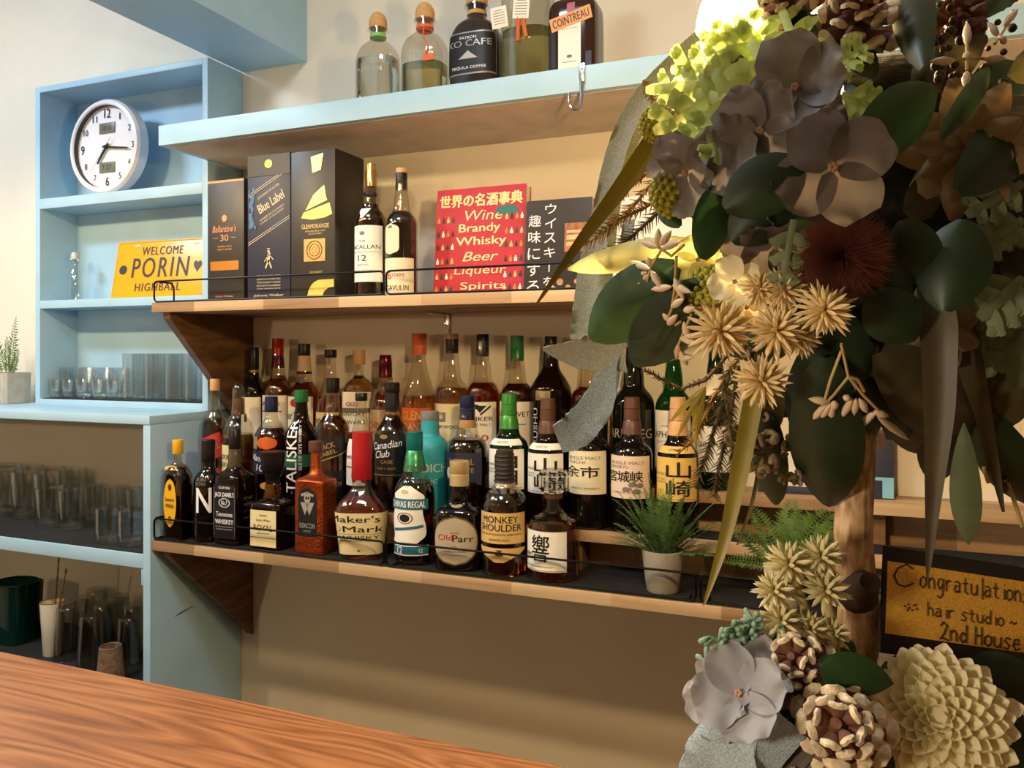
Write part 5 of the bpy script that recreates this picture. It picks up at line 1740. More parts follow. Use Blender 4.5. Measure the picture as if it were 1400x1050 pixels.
leaf((965, 330), (776, 368), 40, M_YLEAF, .03, .02, .15, curl=.5, bend=.06, outline=lambda u: math.sin(PI * (u * .97 + .02)) ** .7, label='pale yellow leaf glowing against the light')
leaf((930, 330), (1000, 370), 36, M_YLEAF, .03, .03, .2)


def blade(pts, ws, m, name='grass_blade', ridge=.35, roll=0.0, label=None, fray=0, thick=.0005):
    """long strip along a path of (px, py, t)"""
    P = [W(*p) for p in pts]
    # resample smoothly
    Q, Wd = [], []
    n = len(P)
    for i in range(n - 1):
        p0, p1, p2, p3 = P[max(0, i - 1)], P[i], P[i + 1], P[min(n - 1, i + 2)]
        for k in range(8):
            u = k / 8
            Q.append(.5 * ((2 * p1) + (p2 - p0) * u + (2 * p0 - 5 * p1 + 4 * p2 - p3) * u * u + (3 * p1 - p0 - 3 * p2 + p3) * u ** 3))
            Wd.append(ws[i] + (ws[i + 1] - ws[i]) * u)
    Q.append(P[-1]); Wd.append(ws[-1])
    mb = MB()
    m_ = 4
    for side in (0, 1):
        vs, fs = [], []
        for i, q in enumerate(Q):
            d = (Q[min(i + 1, len(Q) - 1)] - Q[max(i - 1, 0)]).normalized()
            vw = (CAMP - q).normalized()
            sd = d.cross(vw).normalized()
            nr = sd.cross(d).normalized()
            rl = roll if not callable(roll) else roll(i / (len(Q) - 1))
            Mx = Matrix.Rotation(rl, 3, d)
            sd, nr = Mx @ sd, Mx @ nr
            w = px_w(Wd[i], (q - CAMP).length) / 2
            for j in range(m_ + 1):
                s = -1 + 2 * j / m_
                e = rt.uniform(-.04, .04) * w if fray and abs(s) == 1 else 0
                vs.append(q + sd * (w * s + e) + nr * (ridge * w * abs(s)) - nr * (thick * side))
        for i in range(len(Q) - 1):
            for j in range(m_):
                a = i * (m_ + 1) + j
                f = [a, a + 1, a + m_ + 2, a + m_ + 1]
                fs.append(f if side == 0 else f[::-1])
        mb.add(vs, fs)
    N = len(Q) * (m_ + 1)
    ed = []
    for i in range(len(Q) - 1):
        for j in (0, m_):
            a = i * (m_ + 1) + j
            ed.append([a, a + m_ + 1, N + a + m_ + 1, N + a])
    for i in (0, len(Q) - 1):
        for j in range(m_):
            a = i * (m_ + 1) + j
            ed.append([a, a + 1, N + a + 1, N + a])
    mb.f += ed
    mb.m += [0] * len(ed)
    if fray:
        for i in range(1, len(Q) - 1):
            for s in (0, m_):
                if rt.random() < .55:
                    v = mb.v[i * (m_ + 1) + s]
                    o = (v - mb.v[i * (m_ + 1) + m_ // 2]).normalized()
                    mb.tube([v, v + o * rt.uniform(.0006, .0022) + Vector((0, 0, rt.uniform(-.001, .001)))], [.00018, .00008], 3)
    return tb(mb, name, m, label=label)


blade([(950, 110, .60), (905, 175, .575), (850, 255, .55), (790, 335, .535), (732, 418, .525)], [16, 28, 24, 14, 2], M_BLADE, label='long olive grass blade pointing down left')
blade([(1275, 380, .46), (1283, 450, .45), (1284, 560, .45), (1276, 680, .455), (1268, 792, .46)], [34, 42, 34, 18, 2], M_BLADEB, label='long brown blade hanging before the card')
blade([(1290, 380, .48), (1318, 470, .475), (1345, 570, .475), (1372, 700, .48)], [30, 34, 18, 3], M_BLADEB)
blade([(1035, 520, .50), (1012, 640, .495), (990, 740, .49), (962, 828, .49)], [26, 24, 15, 2], M_BLADE)
blade([(1050, 560, .56), (1030, 680, .56), (1008, 745, .565)], [6, 5, 2], M_DRY)

# denim ribbons
blade([(965, 48, .625), (930, 80, .625), (878, 135, .62), (845, 200, .615), (826, 280, .61), (810, 360, .605), (803, 430, .60), (801, 465, .60)], [22, 26, 27, 27, 28, 36, 42, 44], M_DENIM, 'ribbon', ridge=.1, roll=.3, fray=1, label='frayed grey denim ribbon on the left side')
blade([(950, 82, .63), (902, 138, .625), (868, 190, .62), (848, 250, .615), (836, 320, .61), (828, 400, .605)], [12, 14, 14, 12, 14, 16], M_DENIM, 'ribbon', ridge=.1, roll=-.3, fray=1)
blade([(852, 474, .585), (825, 478, .588), (790, 483, .591), (742, 477, .594)], [72, 62, 42, 3], M_DENIM, 'ribbon', ridge=.12, fray=1, roll=-.3)
blade([(852, 380, .60), (845, 440, .595), (832, 500, .59), (818, 550, .588), (790, 586, .586), (762, 600, .585)], [34, 30, 26, 44, 50, 40], M_DENIM_B, 'ribbon', ridge=.12, fray=1, roll=lambda u: .9 - 1.2 * u, label='blue denim ribbon tail before the dark bottles')
blade([(860, 300, .60), (852, 380, .60), (846, 470, .598), (836, 545, .592)], [16, 20, 18, 12], M_DENIM_B, 'ribbon', ridge=.1, fray=1, roll=.4)

# hydrangea flowers
PET = lambda u: (math.sin(PI * min(1, .08 + u * .78)) ** .65)
def hydrangea(px, py, r, dt=-.01, m=M_HYD, n=4, rot=0.0, tilt=(0, 0), t=None, name='hydrangea_flower'):
    t0 = (t if t is not None else tf(px, py)) + dt
    c = W(px, py, t0)
    vw = (CAMP - c).normalized()
    ux = vw.cross(Vector((0, 0, 1))).normalized() * -1
    uz = ux.cross(vw).normalized() * -1
    if uz.z < 0:
        uz = -uz
    nrm = (vw + ux * tilt[0] + uz * tilt[1]).normalized()
    ux = (ux - nrm * ux.dot(nrm)).normalized()
    uz = nrm.cross(ux).normalized()
    R = px_w(r, t0)
    mb = MB()
    for k in range(n):
        a = 2 * PI * k / n + rot
        d = ux * math.cos(a) + uz * math.sin(a)
        A = c + d * R * .04 + nrm * (.0006 * (k % 2))
        B = c + d * R + nrm * (R * .22 + .0015 * (k % 2))
        leaf_geo(mb, A, B, R * rt.uniform(1.05, 1.3), rt.uniform(-.3, .3), -.18, -.08, 0, PET, 12, 10, .03, .085, facing=nrm)
    for k in range(5):
        a = 2 * PI * k / 5
        mb.ball(c + nrm * R * .08 + (ux * math.cos(a) + uz * math.sin(a)) * R * .05, R * .05, seg=6, rg=4, mi=1)
    return tb(mb, name, [m, M_HYDE])


for px, py, r, dt, m, n, rot, tilt in (
        (1138, 228, 78, -.03, M_HYD2, 4, .5, (.1, -.1)), (1090, 120, 72, -.02, M_HYD, 4, .2, (-.5, .3)), (1042, 178, 66, -.02, M_HYD, 4, .9, (-.5, 0)),
        (940, 236, 58, -.0, M_HYD, 4, .4, (-1.1, -.3)), (1000, 212, 54, -.01, M_HYD, 4, 1.2, (-.9, .2)), (1012, 300, 54, .01, M_HYD2, 4, .1, (-.6, -.5)),
        (1100, 165, 52, .0, M_HYD2, 4, .3, (.2, .8)), (1060, 335, 48, .01, M_HYD2, 4, .8, (-.1, -.7)), (1005, 385, 36, -.0, M_CREAMP, 4, .3, (-.2, 0)),
        (1020, 420, 34, .005, M_CREAMP, 4, 1.0, (.2, -.2)), (955, 355, 34, .015, M_YLEAF, 4, .5, (-.3, 0))):
    hydrangea(px, py, r, dt, m, n, rot, tilt)


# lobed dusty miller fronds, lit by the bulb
def dusty(a, b, w, m, dt=0.0, t=None, pairs=3, roll=0.0):
    t0 = (t if t is not None else tf(*a)) + dt
    t1 = (t if t is not None else tf(*b)) + dt
    A, B = W(a[0], a[1], t0), W(b[0], b[1], t1)
    ax = (B - A).normalized()
    L = (B - A).length
    vw = (CAMP - A).normalized()
    sd = ax.cross(vw).normalized()
    sd = Matrix.Rotation(roll, 3, ax) @ sd
    Wd = px_w(w, t0) / 2
    mb = MB()
    rnd_o = lambda u: math.sin(PI * min(1, .12 + u * .74)) ** .6
    leaf_geo(mb, A, B, Wd * .5, roll, .2, .05, n=6, m=4, outline=lambda u: .8)
    for k in range(pairs):
        u = .22 + .62 * k / max(1, pairs - 1)
        p = A + ax * (L * u)
        ll = Wd * (1.45 - .5 * u) * rt.uniform(.85, 1.1)
        for s in (-1, 1):
            d = (sd * s + ax * .75 + vw * rt.uniform(-.25, .35)).normalized()
            q = p + d * ll
            leaf_geo(mb, p, q, ll * .5, roll, .15, .04, n=5, m=4, outline=rnd_o)
            for s2 in (-1, 1):
                e = (d + sd * (.55 * s2) + ax * (.2 * s2 * -s)).normalized()
                leaf_geo(mb, p.lerp(q, .55), p.lerp(q, .55) + e * ll * .5, ll * .30, roll, .15, .03, n=4, m=2, outline=rnd_o)
    leaf_geo(mb, A + ax * L * .8, B + ax * L * .12, Wd * .5, roll, .15, .03, n=5, m=4, outline=rnd_o)
    return tb(mb, 'dusty_miller_leaf', m)


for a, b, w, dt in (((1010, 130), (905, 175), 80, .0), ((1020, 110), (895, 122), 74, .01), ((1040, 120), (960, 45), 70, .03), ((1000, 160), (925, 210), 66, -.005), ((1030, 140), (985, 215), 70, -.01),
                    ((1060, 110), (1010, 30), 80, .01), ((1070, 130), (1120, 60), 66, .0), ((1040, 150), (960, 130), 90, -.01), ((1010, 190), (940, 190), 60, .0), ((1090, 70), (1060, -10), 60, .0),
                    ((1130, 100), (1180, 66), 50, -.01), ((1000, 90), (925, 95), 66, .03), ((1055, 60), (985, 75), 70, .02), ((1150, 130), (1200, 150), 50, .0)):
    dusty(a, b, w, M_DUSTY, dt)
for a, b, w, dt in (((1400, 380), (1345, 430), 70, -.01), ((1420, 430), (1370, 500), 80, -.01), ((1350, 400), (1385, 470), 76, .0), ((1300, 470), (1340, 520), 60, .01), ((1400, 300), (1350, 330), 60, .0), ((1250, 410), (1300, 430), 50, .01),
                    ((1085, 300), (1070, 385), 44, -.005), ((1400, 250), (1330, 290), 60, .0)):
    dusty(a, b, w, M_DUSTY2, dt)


def burst(c, R, n, m, name, axis=None, thick=.11, spread=1.9, inner=.1, mats=None, up=.0, prof=((0, .35), (.35, 1), (.75, .8), (1, .05))):
    """star flower: many pointed petals out of one centre"""
    axis = (CAMP - c).normalized() if axis is None else axis.normalized()
    ux = axis.orthogonal().normalized()
    uy = axis.cross(ux)
    mb = MB()
    for k in range(n):
        th = spread * math.sqrt((k + .5) / n)
        ph = k * 2.39996
        d = axis * math.cos(th) + (ux * math.cos(ph) + uy * math.sin(ph)) * math.sin(th)
        L = R * rt.uniform(.8, 1.1)
        A = c + d * (R * inner)
        Bq = c + d * L + Vector((0, 0, up * R))
        mb.spindle(A, Bq, R * thick, 5, 0, prof)
    return mb


for px, py, r, dt in ((985, 452, 46, -.02), (1062, 452, 44, -.01), (1042, 522, 40, -.02), (1128, 424, 40, -.02), (1072, 396, 36, .0), (1040, 395, 30, .0), (1100, 380, 28, .01), (975, 420, 30, .0), (1095, 460, 32, .0)):
    c = pt(px, py, dt)
    tb(burst(c, px_w(r, tf(px, py)), 52, None, '', thick=.075, axis=(CAMP - c).normalized() + Vector((rt.uniform(-.5, .1), 0, rt.uniform(-.6, .4)))), 'star_flower', M_STAR)

# rust red fibre ball
c = pt(1152, 350, -.005)
tb(burst(c, px_w(67, .43), 1100, None, '', thick=.011, spread=2.1, inner=.15, prof=((0, 1), (.5, .8), (1, .2))), 'fibre_flower', M_REDP, smooth=0, label='dark rust red hairy flower')

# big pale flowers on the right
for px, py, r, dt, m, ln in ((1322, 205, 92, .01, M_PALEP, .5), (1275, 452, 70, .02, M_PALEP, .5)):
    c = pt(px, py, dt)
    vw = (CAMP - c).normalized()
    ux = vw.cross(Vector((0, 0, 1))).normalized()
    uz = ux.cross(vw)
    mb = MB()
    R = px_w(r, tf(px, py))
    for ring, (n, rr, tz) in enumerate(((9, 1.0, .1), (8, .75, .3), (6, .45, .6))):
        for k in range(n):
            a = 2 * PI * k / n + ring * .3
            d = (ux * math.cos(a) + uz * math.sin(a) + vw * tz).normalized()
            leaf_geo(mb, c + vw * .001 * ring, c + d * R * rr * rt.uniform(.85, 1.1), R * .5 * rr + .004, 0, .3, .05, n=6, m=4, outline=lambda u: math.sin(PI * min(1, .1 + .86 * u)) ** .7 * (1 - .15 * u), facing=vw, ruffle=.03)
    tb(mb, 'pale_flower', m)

# yellow sedum heads
for px, py, r, dt in ((972, 398, 34, .01), (925, 262, 36, .02), (900, 170, 26, .03)):
    c = pt(px, py, dt)
    R = px_w(r, tf(px, py))
    mb = MB()
    for k in range(130):
        z = 1 - 2 * (k + .5) / 130
        ph = k * 2.39996
        q = math.sqrt(1 - z * z)
        mb.ball(c + Vector((q * math.cos(ph), q * math.sin(ph), z)) * R, R * .13, seg=6, rg=4)
    mb.ball(c, R * .95, seg=12, rg=8)
    tb(mb, 'sedum_head', M_SEDUM)


# conifer-like sprigs
def sprig(pts, nl, m, step=.0019, r=.0013, name='needle_sprig'):
    P = [W(*p) for p in pts]
    mb = MB()
    mb.tube(P, [r] * (len(P) - 1) + [r * .4], 5)
    for a, b in zip(P[:-1], P[1:]):
        d = (b - a)
        L = d.length
        d = d.normalized()
        n = max(2, int(L / step))
        s1 = d.cross((CAMP - a).normalized()).normalized()
        s2 = d.cross(s1)
        for k in range(n):
            p = a.lerp(b, k / n)
            for q in range(3):
                ph = rt.uniform(0, 2 * PI)
                o = (s1 * math.cos(ph) + s2 * math.sin(ph) + d * .8).normalized()
                mb.tube([p, p + o * nl * rt.uniform(.7, 1.1)], [r * .55, r * .15], 3)
    return tb(mb, name, m)


for pts, nl, m in (([(905, 235, .575), (872, 275, .57), (838, 310, .565), (800, 335, .56)], .009, M_DRYG), ([(900, 225, .58), (868, 250, .58), (835, 285, .58)], .005, M_DRYG),
                   ([(930, 250, .565), (900, 290, .56), (870, 318, .56), (838, 345, .56)], .009, M_DRY), ([(915, 225, .585), (880, 235, .585), (850, 262, .585)], .005, M_DRY),
                   ([(910, 265, .56), (880, 285, .555), (845, 300, .55), (818, 322, .55)], .008, M_DRYG),
                   ([(1000, 500, .52), (985, 560, .515), (968, 615, .515), (950, 668, .515)], .008, M_DRY), ([(1010, 500, .53), (998, 570, .53), (985, 630, .53), (975, 680, .53)], .008, M_DRY),
                   ([(1010, 490, .54), (975, 545, .54), (950, 600, .54), (925, 622, .54)], .006, M_DRYG), ([(990, 520, .51), (1000, 600, .51), (1004, 660, .512)], .008, M_DRY),
                   ([(1000, 480, .525), (965, 520, .52), (930, 532, .52), (880, 505, .52)], .004, M_DRY), ([(880, 110, .60), (905, 165, .59), (895, 205, .585)], .006, M_DRYG)):
    sprig(pts, nl, m)
# drooping narrow leaves before the tan foil bottle
for k, (x, y) in enumerate(((925, 600), (945, 592), (955, 575), (935, 560), (915, 578), (950, 610))):
    leaf((965, 528), (x, y), 8, M_BLADE, -.03, -.03, .2, name='narrow_leaf')


# bud sprigs
def buds(stems, tips, m_b=M_BUD, r=.0009, br=5.5, dt=-.02):
    mb = MB()
    for st in stems:
        mb.tube([pt(x, y, dt) for x, y in st], [r] * len(st), 6, 1)
    for x0_, y0_, x1_, y1_ in tips:
        A, B = pt(x0_, y0_, dt), pt(x1_, y1_, dt - .002)
        mb.spindle(A, B, px_w(br, .5), 8, 0, ((0, .2), (.2, .75), (.45, 1), (.75, .7), (1, .08)))
    return tb(mb, 'bud_sprig', [m_b, M_STEM])


buds([[(935, 335), (918, 350), (900, 338)], [(905, 340), (890, 365), (885, 385)], [(925, 350), (922, 400), (918, 425)]],
     [(900, 338, 876, 330), (900, 338, 900, 312), (902, 336, 918, 315), (905, 340, 930, 330), (890, 365, 885, 350), (888, 368, 860, 357), (885, 372, 865, 380), (887, 375, 872, 395), (890, 370, 905, 395),
      (918, 392, 890, 396), (920, 390, 945, 400), (922, 380, 935, 410)])
buds([[(930, 395), (915, 430), (895, 455), (885, 490)], [(930, 440), (900, 460)], [(945, 430), (928, 470), (930, 490)]],
     [(885, 455, 868, 485), (895, 455, 880, 458), (898, 456, 912, 462), (893, 460, 900, 480), (912, 445, 926, 430), (918, 440, 905, 425), (935, 440, 942, 465), (928, 470, 925, 492), (930, 480, 940, 500), (930, 462, 955, 470), (925, 486, 908, 492), (928, 490, 948, 488), (918, 420, 935, 408), (935, 425, 950, 420)])
buds([[(1150, 470), (1160, 515), (1140, 540), (1120, 560)], [(1160, 515), (1180, 540), (1200, 560)], [(1150, 480), (1135, 520), (1128, 545)], [(1160, 515), (1172, 518), (1182, 535)]],
     [(1135, 550, 1105, 545), (1130, 552, 1105, 580), (1135, 552, 1120, 575), (1138, 552, 1135, 580), (1140, 548, 1142, 560), (1165, 545, 1150, 572), (1170, 545, 1168, 568), (1175, 545, 1186, 565), (1160, 540, 1155, 548),
      (1200, 560, 1165, 592), (1205, 585, 1205, 618), (1200, 570, 1243, 602), (1195, 562, 1215, 570)], dt=-.015)
buds([[(1322, 95), (1322, 75), (1322, 40)], [(1322, 80), (1290, 84)], [(1322, 80), (1360, 80)], [(1380, 30), (1360, 60)]],
     [(1322, 62, 1322, 30), (1305, 83, 1272, 84), (1345, 81, 1375, 79), (1322, 84, 1322, 70), (1322, 98, 1320, 120), (1372, 35, 1392, 12), (1365, 50, 1350, 30), (1375, 60, 1365, 48)], dt=-.03)
buds([[(1340, 560), (1365, 630), (1385, 680), (1398, 720)], [(1362, 620), (1345, 640), (1352, 660)]], [(1345, 570, 1335, 540), (1355, 600, 1340, 618), (1360, 605, 1385, 610), (1372, 650, 1390, 655), (1375, 660, 1365, 675)], M_DRY, .0016, 9, dt=.0)
# dark seeds top right
mb = MB()
for k in range(46):
    x, y = rt.uniform(1275, 1390), rt.uniform(-20, 130)
    mb.ball(pt(x, y, .0), px_w(rt.uniform(4, 8), .47), seg=7, rg=5)
tb(mb, 'dark_seed_cluster', mat('dark_seed', '#3a2c20', .6, var=.3, scale=100))['kind'] = 'stuff'


# curled seed pods low on the left
for px, py, r in ((1005, 592, 26), (1030, 606, 22), (1048, 598, 20), (1022, 628, 24), (1048, 640, 24), (1070, 612, 18), (1038, 565, 18), (1020, 480, 18), (1030, 505, 16), (1075, 650, 16), (1090, 655, 15)):
    mb = MB()
    t0 = .53
    for k in range(5):
        c = W(px + rt.uniform(-r, r) * .5, py + rt.uniform(-r, r) * .5, t0 + rt.uniform(-.008, .008))
        R = px_w(r * .42, t0)
        pts = []
        tilt = Matrix.Rotation(rt.uniform(0, 3), 3, 'X') @ Matrix.Rotation(rt.uniform(0, 3), 3, 'Y')
        for j in range(9):
            a = j * .75
            pts.append(c + tilt @ (Vector((math.cos(a), math.sin(a), .12 * j)) * R * (1 - .07 * j)))
        mb.tube(pts, [R * .5, R * .55, R * .5, R * .45, R * .42, R * .38, R * .32, R * .25, R * .12], 7)
    tb(mb, 'seed_pod', M_POD)


# pine cones
def cone(c, axis, R, L, n, name='pine_cone', tip=M_CONET):
    """open cone: fan shaped woody scales in a spiral, pale at the outer edge"""
    axis = axis.normalized()
    ux = axis.orthogonal().normalized()
    uy = axis.cross(ux)
    mb = MB()
    mb.spindle(c - axis * L * .55, c + axis * L * .42, R * .30, 10, 0, ((0, .6), (.3, 1), (.7, .8), (1, .3)))
    NU, NV = 8, 6
    for k in range(n):
        f = (k + .5) / n
        ph = k * 2.39996
        rad = ux * math.cos(ph) + uy * math.sin(ph)
        bta = -.10 + .98 * f
        d = (rad * math.cos(bta) + axis * math.sin(bta)).normalized()
        nv = (axis * math.cos(bta) - rad * math.sin(bta)).normalized()
        sv = d.cross(nv).normalized()
        base = c + axis * (-L * .45 + L * .85 * f) + rad * R * .08
        l = R * (1.0 - .66 * f) * rt.uniform(.93, 1.05)
        w = R * (.56 - .26 * f) * rt.uniform(.9, 1.1)
        th = R * .05
        top, bot = [], []
        for i in range(NU + 1):
            u = i / NU
            ww = (.22 + .78 * min(1, u / .78) ** .9) * (1 if u < .8 else math.sqrt(max(.05, 1 - ((u - .8) / .2) ** 2 * .85)))
            for j in range(NV + 1):
                q = -1 + 2 * j / NV
                p = base + d * (l * u) + sv * (w * ww * q * .5) + nv * (-l * .10 * u * u - w * .16 * ww * q * q + (.05 * w if u > .7 else 0))
                t_ = th * (.5 + .9 * u)
                top.append(p + nv * t_ * .5)
                bot.append(p - nv * t_ * .5)
        o = len(top)
        fs, fp = [], []
        for i in range(NU):
            for j in range(NV):
                a = i * (NV + 1) + j
                tgt = fp if i >= NU - 2 else fs
                tgt.append([a, a + 1, a + NV + 2, a + NV + 1])
                tgt.append([o + a + NV + 1, o + a + NV + 2, o + a + 1, o + a])
            for j in (0, NV):
                a = i * (NV + 1) + j
                (fp if i >= NU - 2 else fs).append([a, a + NV + 1, o + a + NV + 1, o + a] if j else [o + a, o + a + NV + 1, a + NV + 1, a])
        for j in range(NV):
            a = NU * (NV + 1) + j
            fp.append([a, a + 1, o + a + 1, o + a])
        k0 = len(mb.v)
        mb.v += top + bot
        for fl, mi in ((fs, 0), (fp, 1)):
            mb.f += [[k0 + i for i in q] for q in fl]
            mb.m += [mi] * len(fl)
    return tb(mb, name, [M_CONE, tip], smooth=55)


def vdir(px, py, t, dx, dz):
    c = W(px, py, t)
    v = (CAMP - c).normalized()
    u = v.cross(Vector((0, 0, 1))).normalized() * -1
    return c, v + u * dx + Vector((0, 0, dz))
M_HYDL = mat('light_grey_petal', '#a5a3a6', .6, var=.12, scale=45, transl=.3)  # lighter copy of the ball's hydrangea petals, for the better lit foot
c, d = vdir(1146, 992, .455, -.05, .05); cone(c, d, px_w(76, .455), .045, 34)
c, d = vdir(1092, 905, .485, -.3, .2); cone(c, d, px_w(58, .485), .04, 30)
c, d = vdir(1170, 18, .50, .0, .75); cone(c, d, px_w(66, .50), .05, 36)
c, d = vdir(1078, 6, .53, -.5, .7); cone(c, d, px_w(58, .53), .05, 34)
c, d = vdir(1310, 30, .53, .3, .6); cone(c, d, px_w(50, .53), .045, 34, tip=M_CONE)

# ---------------------------------------------------------------- arrangement at the foot
TB = .475
# white dahlia
c, ax = vdir(1282, 985, TB, -.05, .12)
ax.normalize()
ux = ax.orthogonal().normalized(); uy = ax.cross(ux)
mb = MB()
R = px_w(104, TB)
n = 135
for k in range(n):
    f = (k + .5) / n
    th = .15 + 1.5 * math.sqrt(f)
    ph = k * 2.39996
    d = ax * math.cos(th) + (ux * math.cos(ph) + uy * math.sin(ph)) * math.sin(th)
    L = R * (.42 + .58 * f ** .7) * rt.uniform(.93, 1.05)
    fac = (ax * math.sin(th) - (ux * math.cos(ph) + uy * math.sin(ph)) * math.cos(th) * .9 + ax * .3).normalized()
    leaf_geo(mb, c + d * R * .12, c + d * L, R * (.15 + .13 * f), rt.uniform(-.2, .2), -.7, -.10, n=10, m=6, vein=0, outline=lambda u: (.42 + .58 * math.sin(PI * min(.5, .62 * u))) * (1 if u < .75 else math.sqrt(max(.02, 1 - ((u - .75) / .25) ** 2))), facing=fac)
mb.ball(c, R * .3, seg=12, rg=8)
tb(mb, 'white_dahlia', M_CREAMP)
# hydrangea head at the foot
hydrangea(1010, 948, 62, 0, M_HYDL, 4, .35, (-.1, .1), t=.465, name='hydrangea_flower')
hydrangea(1030, 925, 54, 0, M_HYDL, 4, .9, (-.2, .5), t=.482)
hydrangea(985, 958, 52, 0, M_HYDL, 4, .1, (-.7, 0), t=.478)
hydrangea(1048, 985, 66, 0, M_HYD2, 4, .6, (.5, -.1), t=.478)
hydrangea(1085, 1055, 60, 0, M_HYD2, 4, .2, (0, .3), t=.46)
for a, b, w, m, t, roll in (((1180, 925), (1118, 902), 40, M_LEAF, .47, .5), ((1120, 912), (1222, 935), 60, M_LEAF, .465, .2), ((1200, 930), (1290, 905), 50, M_LEAF3, .50, .2), ((1320, 905), (1440, 960), 70, M_LEAF3, .50, .1), ((1330, 960), (1420, 1030), 60, M_LEAF3, .48, .1),
                            ((1360, 990), (1395, 1080), 46, M_LEAF, .47, .2), ((1080, 970), (1065, 1050), 54, M_LEAF3, .475, .4), ((1240, 905), (1340, 890), 44, M_LEAF, .555, .3), ((1060, 1000), (1100, 1060), 50, M_LEAF3, .47, -.3), ((1210, 1020), (1190, 1080), 40, M_LEAF3, .47, 0), ((1170, 905), (1130, 880), 44, M_LEAF3, .52, 0)):
    leaf(a, b, w, m, 0, 0, roll, t=t)
# cream star flowers on stems
for px, py, r, sx, sy in ((1078, 772, 36, 1110, 868), (1122, 762, 34, 1135, 860), (1058, 808, 32, 1090, 880), (1128, 808, 36, 1140, 880), (1068, 850, 34, 1095, 890), (1108, 862, 30, 1115, 900), (1140, 868, 26, 1140, 905)):
    t0 = .50
    c = W(px, py, t0)
    mb = burst(c, px_w(r, t0), 40, None, '', axis=(CAMP - c).normalized() + Vector((0, 0, 1.3)), thick=.10, spread=1.9)
    mb.tube([c, W((px + sx) / 2 + 3, (py + sy) / 2, t0 + .004), W(sx, sy, t0 + .008)], [px_w(5, t0), px_w(6, t0), px_w(7, t0)], 7, 1)
    tb(mb, 'cream_star_flower', [M_STARC, mat('pale_stem', '#a8965a', .6, var=.1)])
# sage succulent sprigs
for (a, b) in (((1040, 905), (970, 870)), ((1040, 900), (1000, 858)), ((1045, 895), (1030, 845)), ((1050, 900), (1060, 862)), ((1035, 910), (965, 905)), ((1040, 900), (985, 885)), ((1045, 890), (1018, 862))):
    t0 = .50
    A, B = W(a[0], a[1], t0), W(b[0], b[1], t0 - .004)
    mb = MB()
    mb.tube([A, B], [.0011, .0007], 6)
    for k in range(9):
        p = A.lerp(B, .3 + .7 * k / 8)
        for q in range(2):
            ph = rt.uniform(0, 2 * PI)
            d = ((B - A).normalized() * .7 + Vector((math.cos(ph), math.sin(ph) * .7, math.sin(ph + 1)))).normalized()
            mb.spindle(p, p + d * rt.uniform(.006, .010), .0019, 6, 0, ((0, .3), (.4, .7), (.75, 1), (.93, .7), (1, .1)))
    tb(mb, 'sage_sprig', M_SUCC)
# denim wrap at the foot
blade([(960, 1075, .47), (985, 1035, .465), (1030, 1010, .46), (1075, 1040, .46)], [60, 80, 84, 70], M_DENIM_B, 'ribbon', ridge=.1, fray=1, roll=.2)
mb = MB()
mb.ball(W(1180, 985, .535), .062, .05, .03, 20, 12)
tb(mb, 'moss_mound', M_MOSS)

# ---------------------------------------------------------------- gold card
TC = .535
c0 = W(1206, 818, TC)
card = thing('message_card', 'gold handwritten congratulations card on black board beside the birch trunk', 'card', c0)
vx = W(1400, 841, TC + .012) - W(1203, 812, TC)
vx.normalize()
vn = (CAMP - W(1300, 830, TC)).normalized()
vz = (vn.cross(vx)).normalized()
if vz.z < 0:
    vz = -vz
vy = vz.cross(vx).normalized()          # away from the camera
if vy.dot(vn) > 0:
    vy = -vy
card.matrix_world = Matrix((vx, vy, vz)).transposed().to_4x4()
card.location = c0
px1 = TC / F
cw, chh = 262 * px1, 142 * px1
MB().box(0, cw, 0, .0018, -chh / 2, chh / 2, bev=.0004).build('backing_board', mat('black_board', '#1d1712', .6, var=.08), card)
gx0, gx1, gz0, gz1 = 6 * px1, cw - 6 * px1, -chh / 2 + 26 * px1, chh / 2 - 20 * px1
MB().box(gx0, gx1, -.0004, -.0001, gz0, gz1).build('gold_sheet', mat('gold_glitter', '#e2aa40', .5, metal=.1, var=.25, scale=900), card, 0)
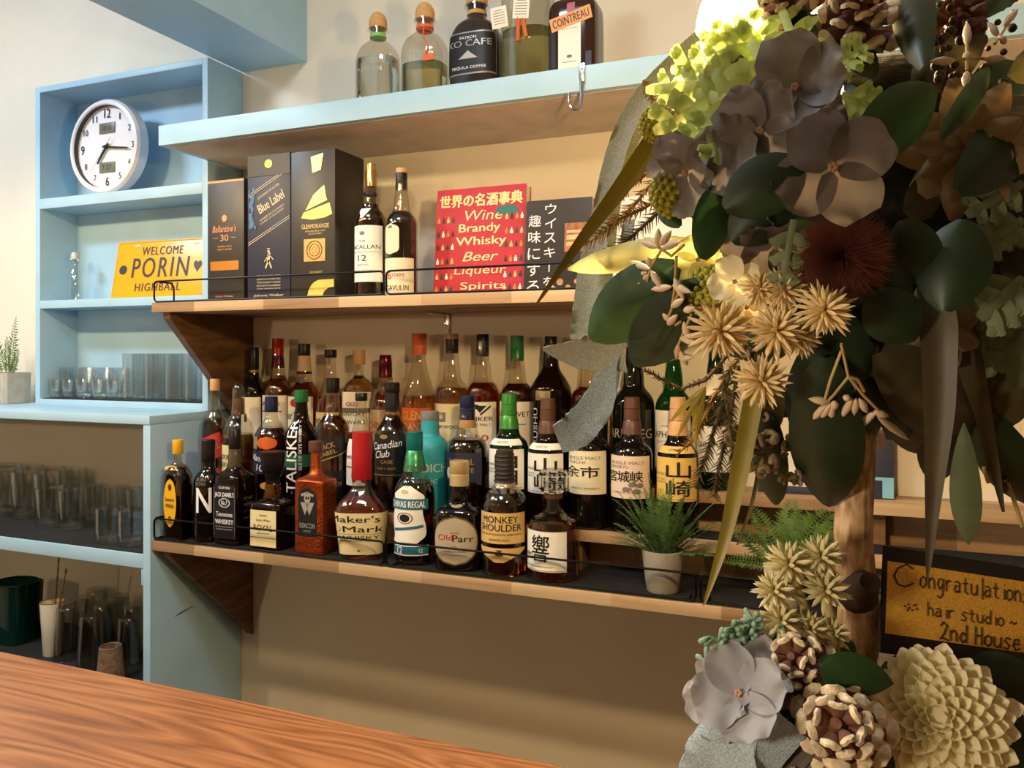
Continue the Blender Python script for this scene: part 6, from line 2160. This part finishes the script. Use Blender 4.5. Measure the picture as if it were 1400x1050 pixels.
# handwriting as pen strokes; each letter on a 0..1 box
PEN = {
    'C': [[(.95, .85), (.6, 1.0), (.15, .75), (.0, .4), (.2, .05), (.6, .0), (1, .2)]], 'o': [[(.5, .6), (.1, .45), (.1, .1), (.5, 0), (.9, .2), (.85, .5), (.5, .6)]],
    'n': [[(.05, .6), (.1, 0)], [(.1, .4), (.5, .62), (.8, .45), (.85, 0)]], 'g': [[(.85, .6), (.3, .62), (.1, .3), (.4, .05), (.85, .3), (.9, .6)], [(.9, .6), (.85, -.2), (.5, -.42), (.1, -.3)]],
    'r': [[(.1, .6), (.15, 0)], [(.15, .4), (.5, .6), (.8, .55)]], 'a': [[(.1, .55), (.5, .6), (.8, .5), (.8, 0)], [(.8, .35), (.3, .38), (.05, .15), (.35, 0), (.8, .15)]],
    't': [[(.4, .85), (.4, .1), (.8, .02)], [(.05, .55), (.85, .58)]], 'u': [[(.05, .6), (.1, .1), (.5, 0), (.85, .2), (.88, .6)], [(.88, .6), (.9, 0)]], 'l': [[(.5, 1), (.5, -.15)]],
    'i': [[(.5, .58), (.5, 0)], [(.5, .78), (.52, .82)]], 's': [[(.9, .55), (.4, .62), (.15, .45), (.8, .2), (.6, 0), (.05, .05)]], 'h': [[(.1, 1), (.12, 0)], [(.12, .4), (.5, .6), (.85, .4), (.88, 0)]],
    'd': [[(.85, .4), (.4, .55), (.05, .25), (.4, 0), (.85, .2)], [(.88, 1), (.88, 0)]], '~': [[(0, .3), (.25, .45), (.6, .25), (1, .42)]],
    '2': [[(.05, .75), (.4, 1), (.85, .8), (.5, .35), (.0, .02), (.5, .1), (1, .0)]], 'H': [[(.1, 1), (.1, 0)], [(.85, 1), (.9, 0)], [(.1, .5), (.88, .52)]], 'e': [[(.1, .3), (.85, .35), (.7, .6), (.3, .58), (.08, .25), (.4, 0), (.9, .1)]],
    '*': [[(.0, .5), (.04, .5)], [(.25, .7), (.28, .7)], [(.3, .4), (.34, .4)], [(.5, .25), (.54, .25)], [(.6, .65), (.64, .65)], [(.8, .4), (.84, .42)], [(.75, .75), (.8, .75)], [(.2, .2), (.24, .22)]],
}


def write(mb, s, x, z, adv, h, r):
    for ch in s:
        if ch != ' ':
            for st in PEN[ch]:
                q = [(x + p * adv * .85, -.0007, z + v * h) for p, v in st]
                mb.tube(q, r * (1.6 if ch == '*' else 1), 5)
        x += adv * (.62 if ch in 'il' else (.6 if ch == ' ' else 1.0))


wr = MB()
write(wr, 'C', 16 * px1, 20 * px1, 34 * px1, 30 * px1, .0006)
write(wr, 'ongratulations', 54 * px1, 22 * px1, 12.8 * px1, 25 * px1, .0005)
write(wr, '*', 32 * px1, -14 * px1, 26 * px1, 16 * px1, .0005)
write(wr, 'hair studio ~', 66 * px1, -14 * px1, 12.0 * px1, 19 * px1, .00045)
write(wr, '2nd House', 86 * px1, -43 * px1, 14.4 * px1, 24 * px1, .0006)
wr.build('handwriting', mat('brown_pen', '#3d2a14', .6), card)

# ---------------------------------------------------------------- hanging bulb behind the flower ball
bp_ = W(998, 30, .69)
lampo = thing('pendant_lamp', 'lit pendant bulb hanging behind the flower ball', 'lamp', (bp_.x, bp_.y, bp_.z))
M_BULB = mat('lit_bulb', '#ffd79a', .3, var=0, emit=480)
MB().lathe([(.0005, -.030), (.012, -.0275), (.022, -.020), (.0275, -.008), (.028, .002), (.025, .014), (.018, .027), (.0135, .036)], 24, cap1=True).build('bulb', M_BULB, lampo)
MB().lathe([(.0150, .0365), (.0155, .038), (.0155, .066), (.010, .072), (.003, .075)], 20).build('socket', M_BLACK, lampo)
MB().tube([(0, 0, .0752), (0, 0, CEIL - bp_.z - .0225)], .0022, 8).build('cord', M_BLACK, lampo)
MB().lathe([(.006, CEIL - bp_.z - .022), (.045, CEIL - bp_.z - .012), (.045, CEIL - bp_.z - .0006)], 24).build('ceiling_rose', M_BLACK, lampo)

bpy.data.scenes.remove(TS)
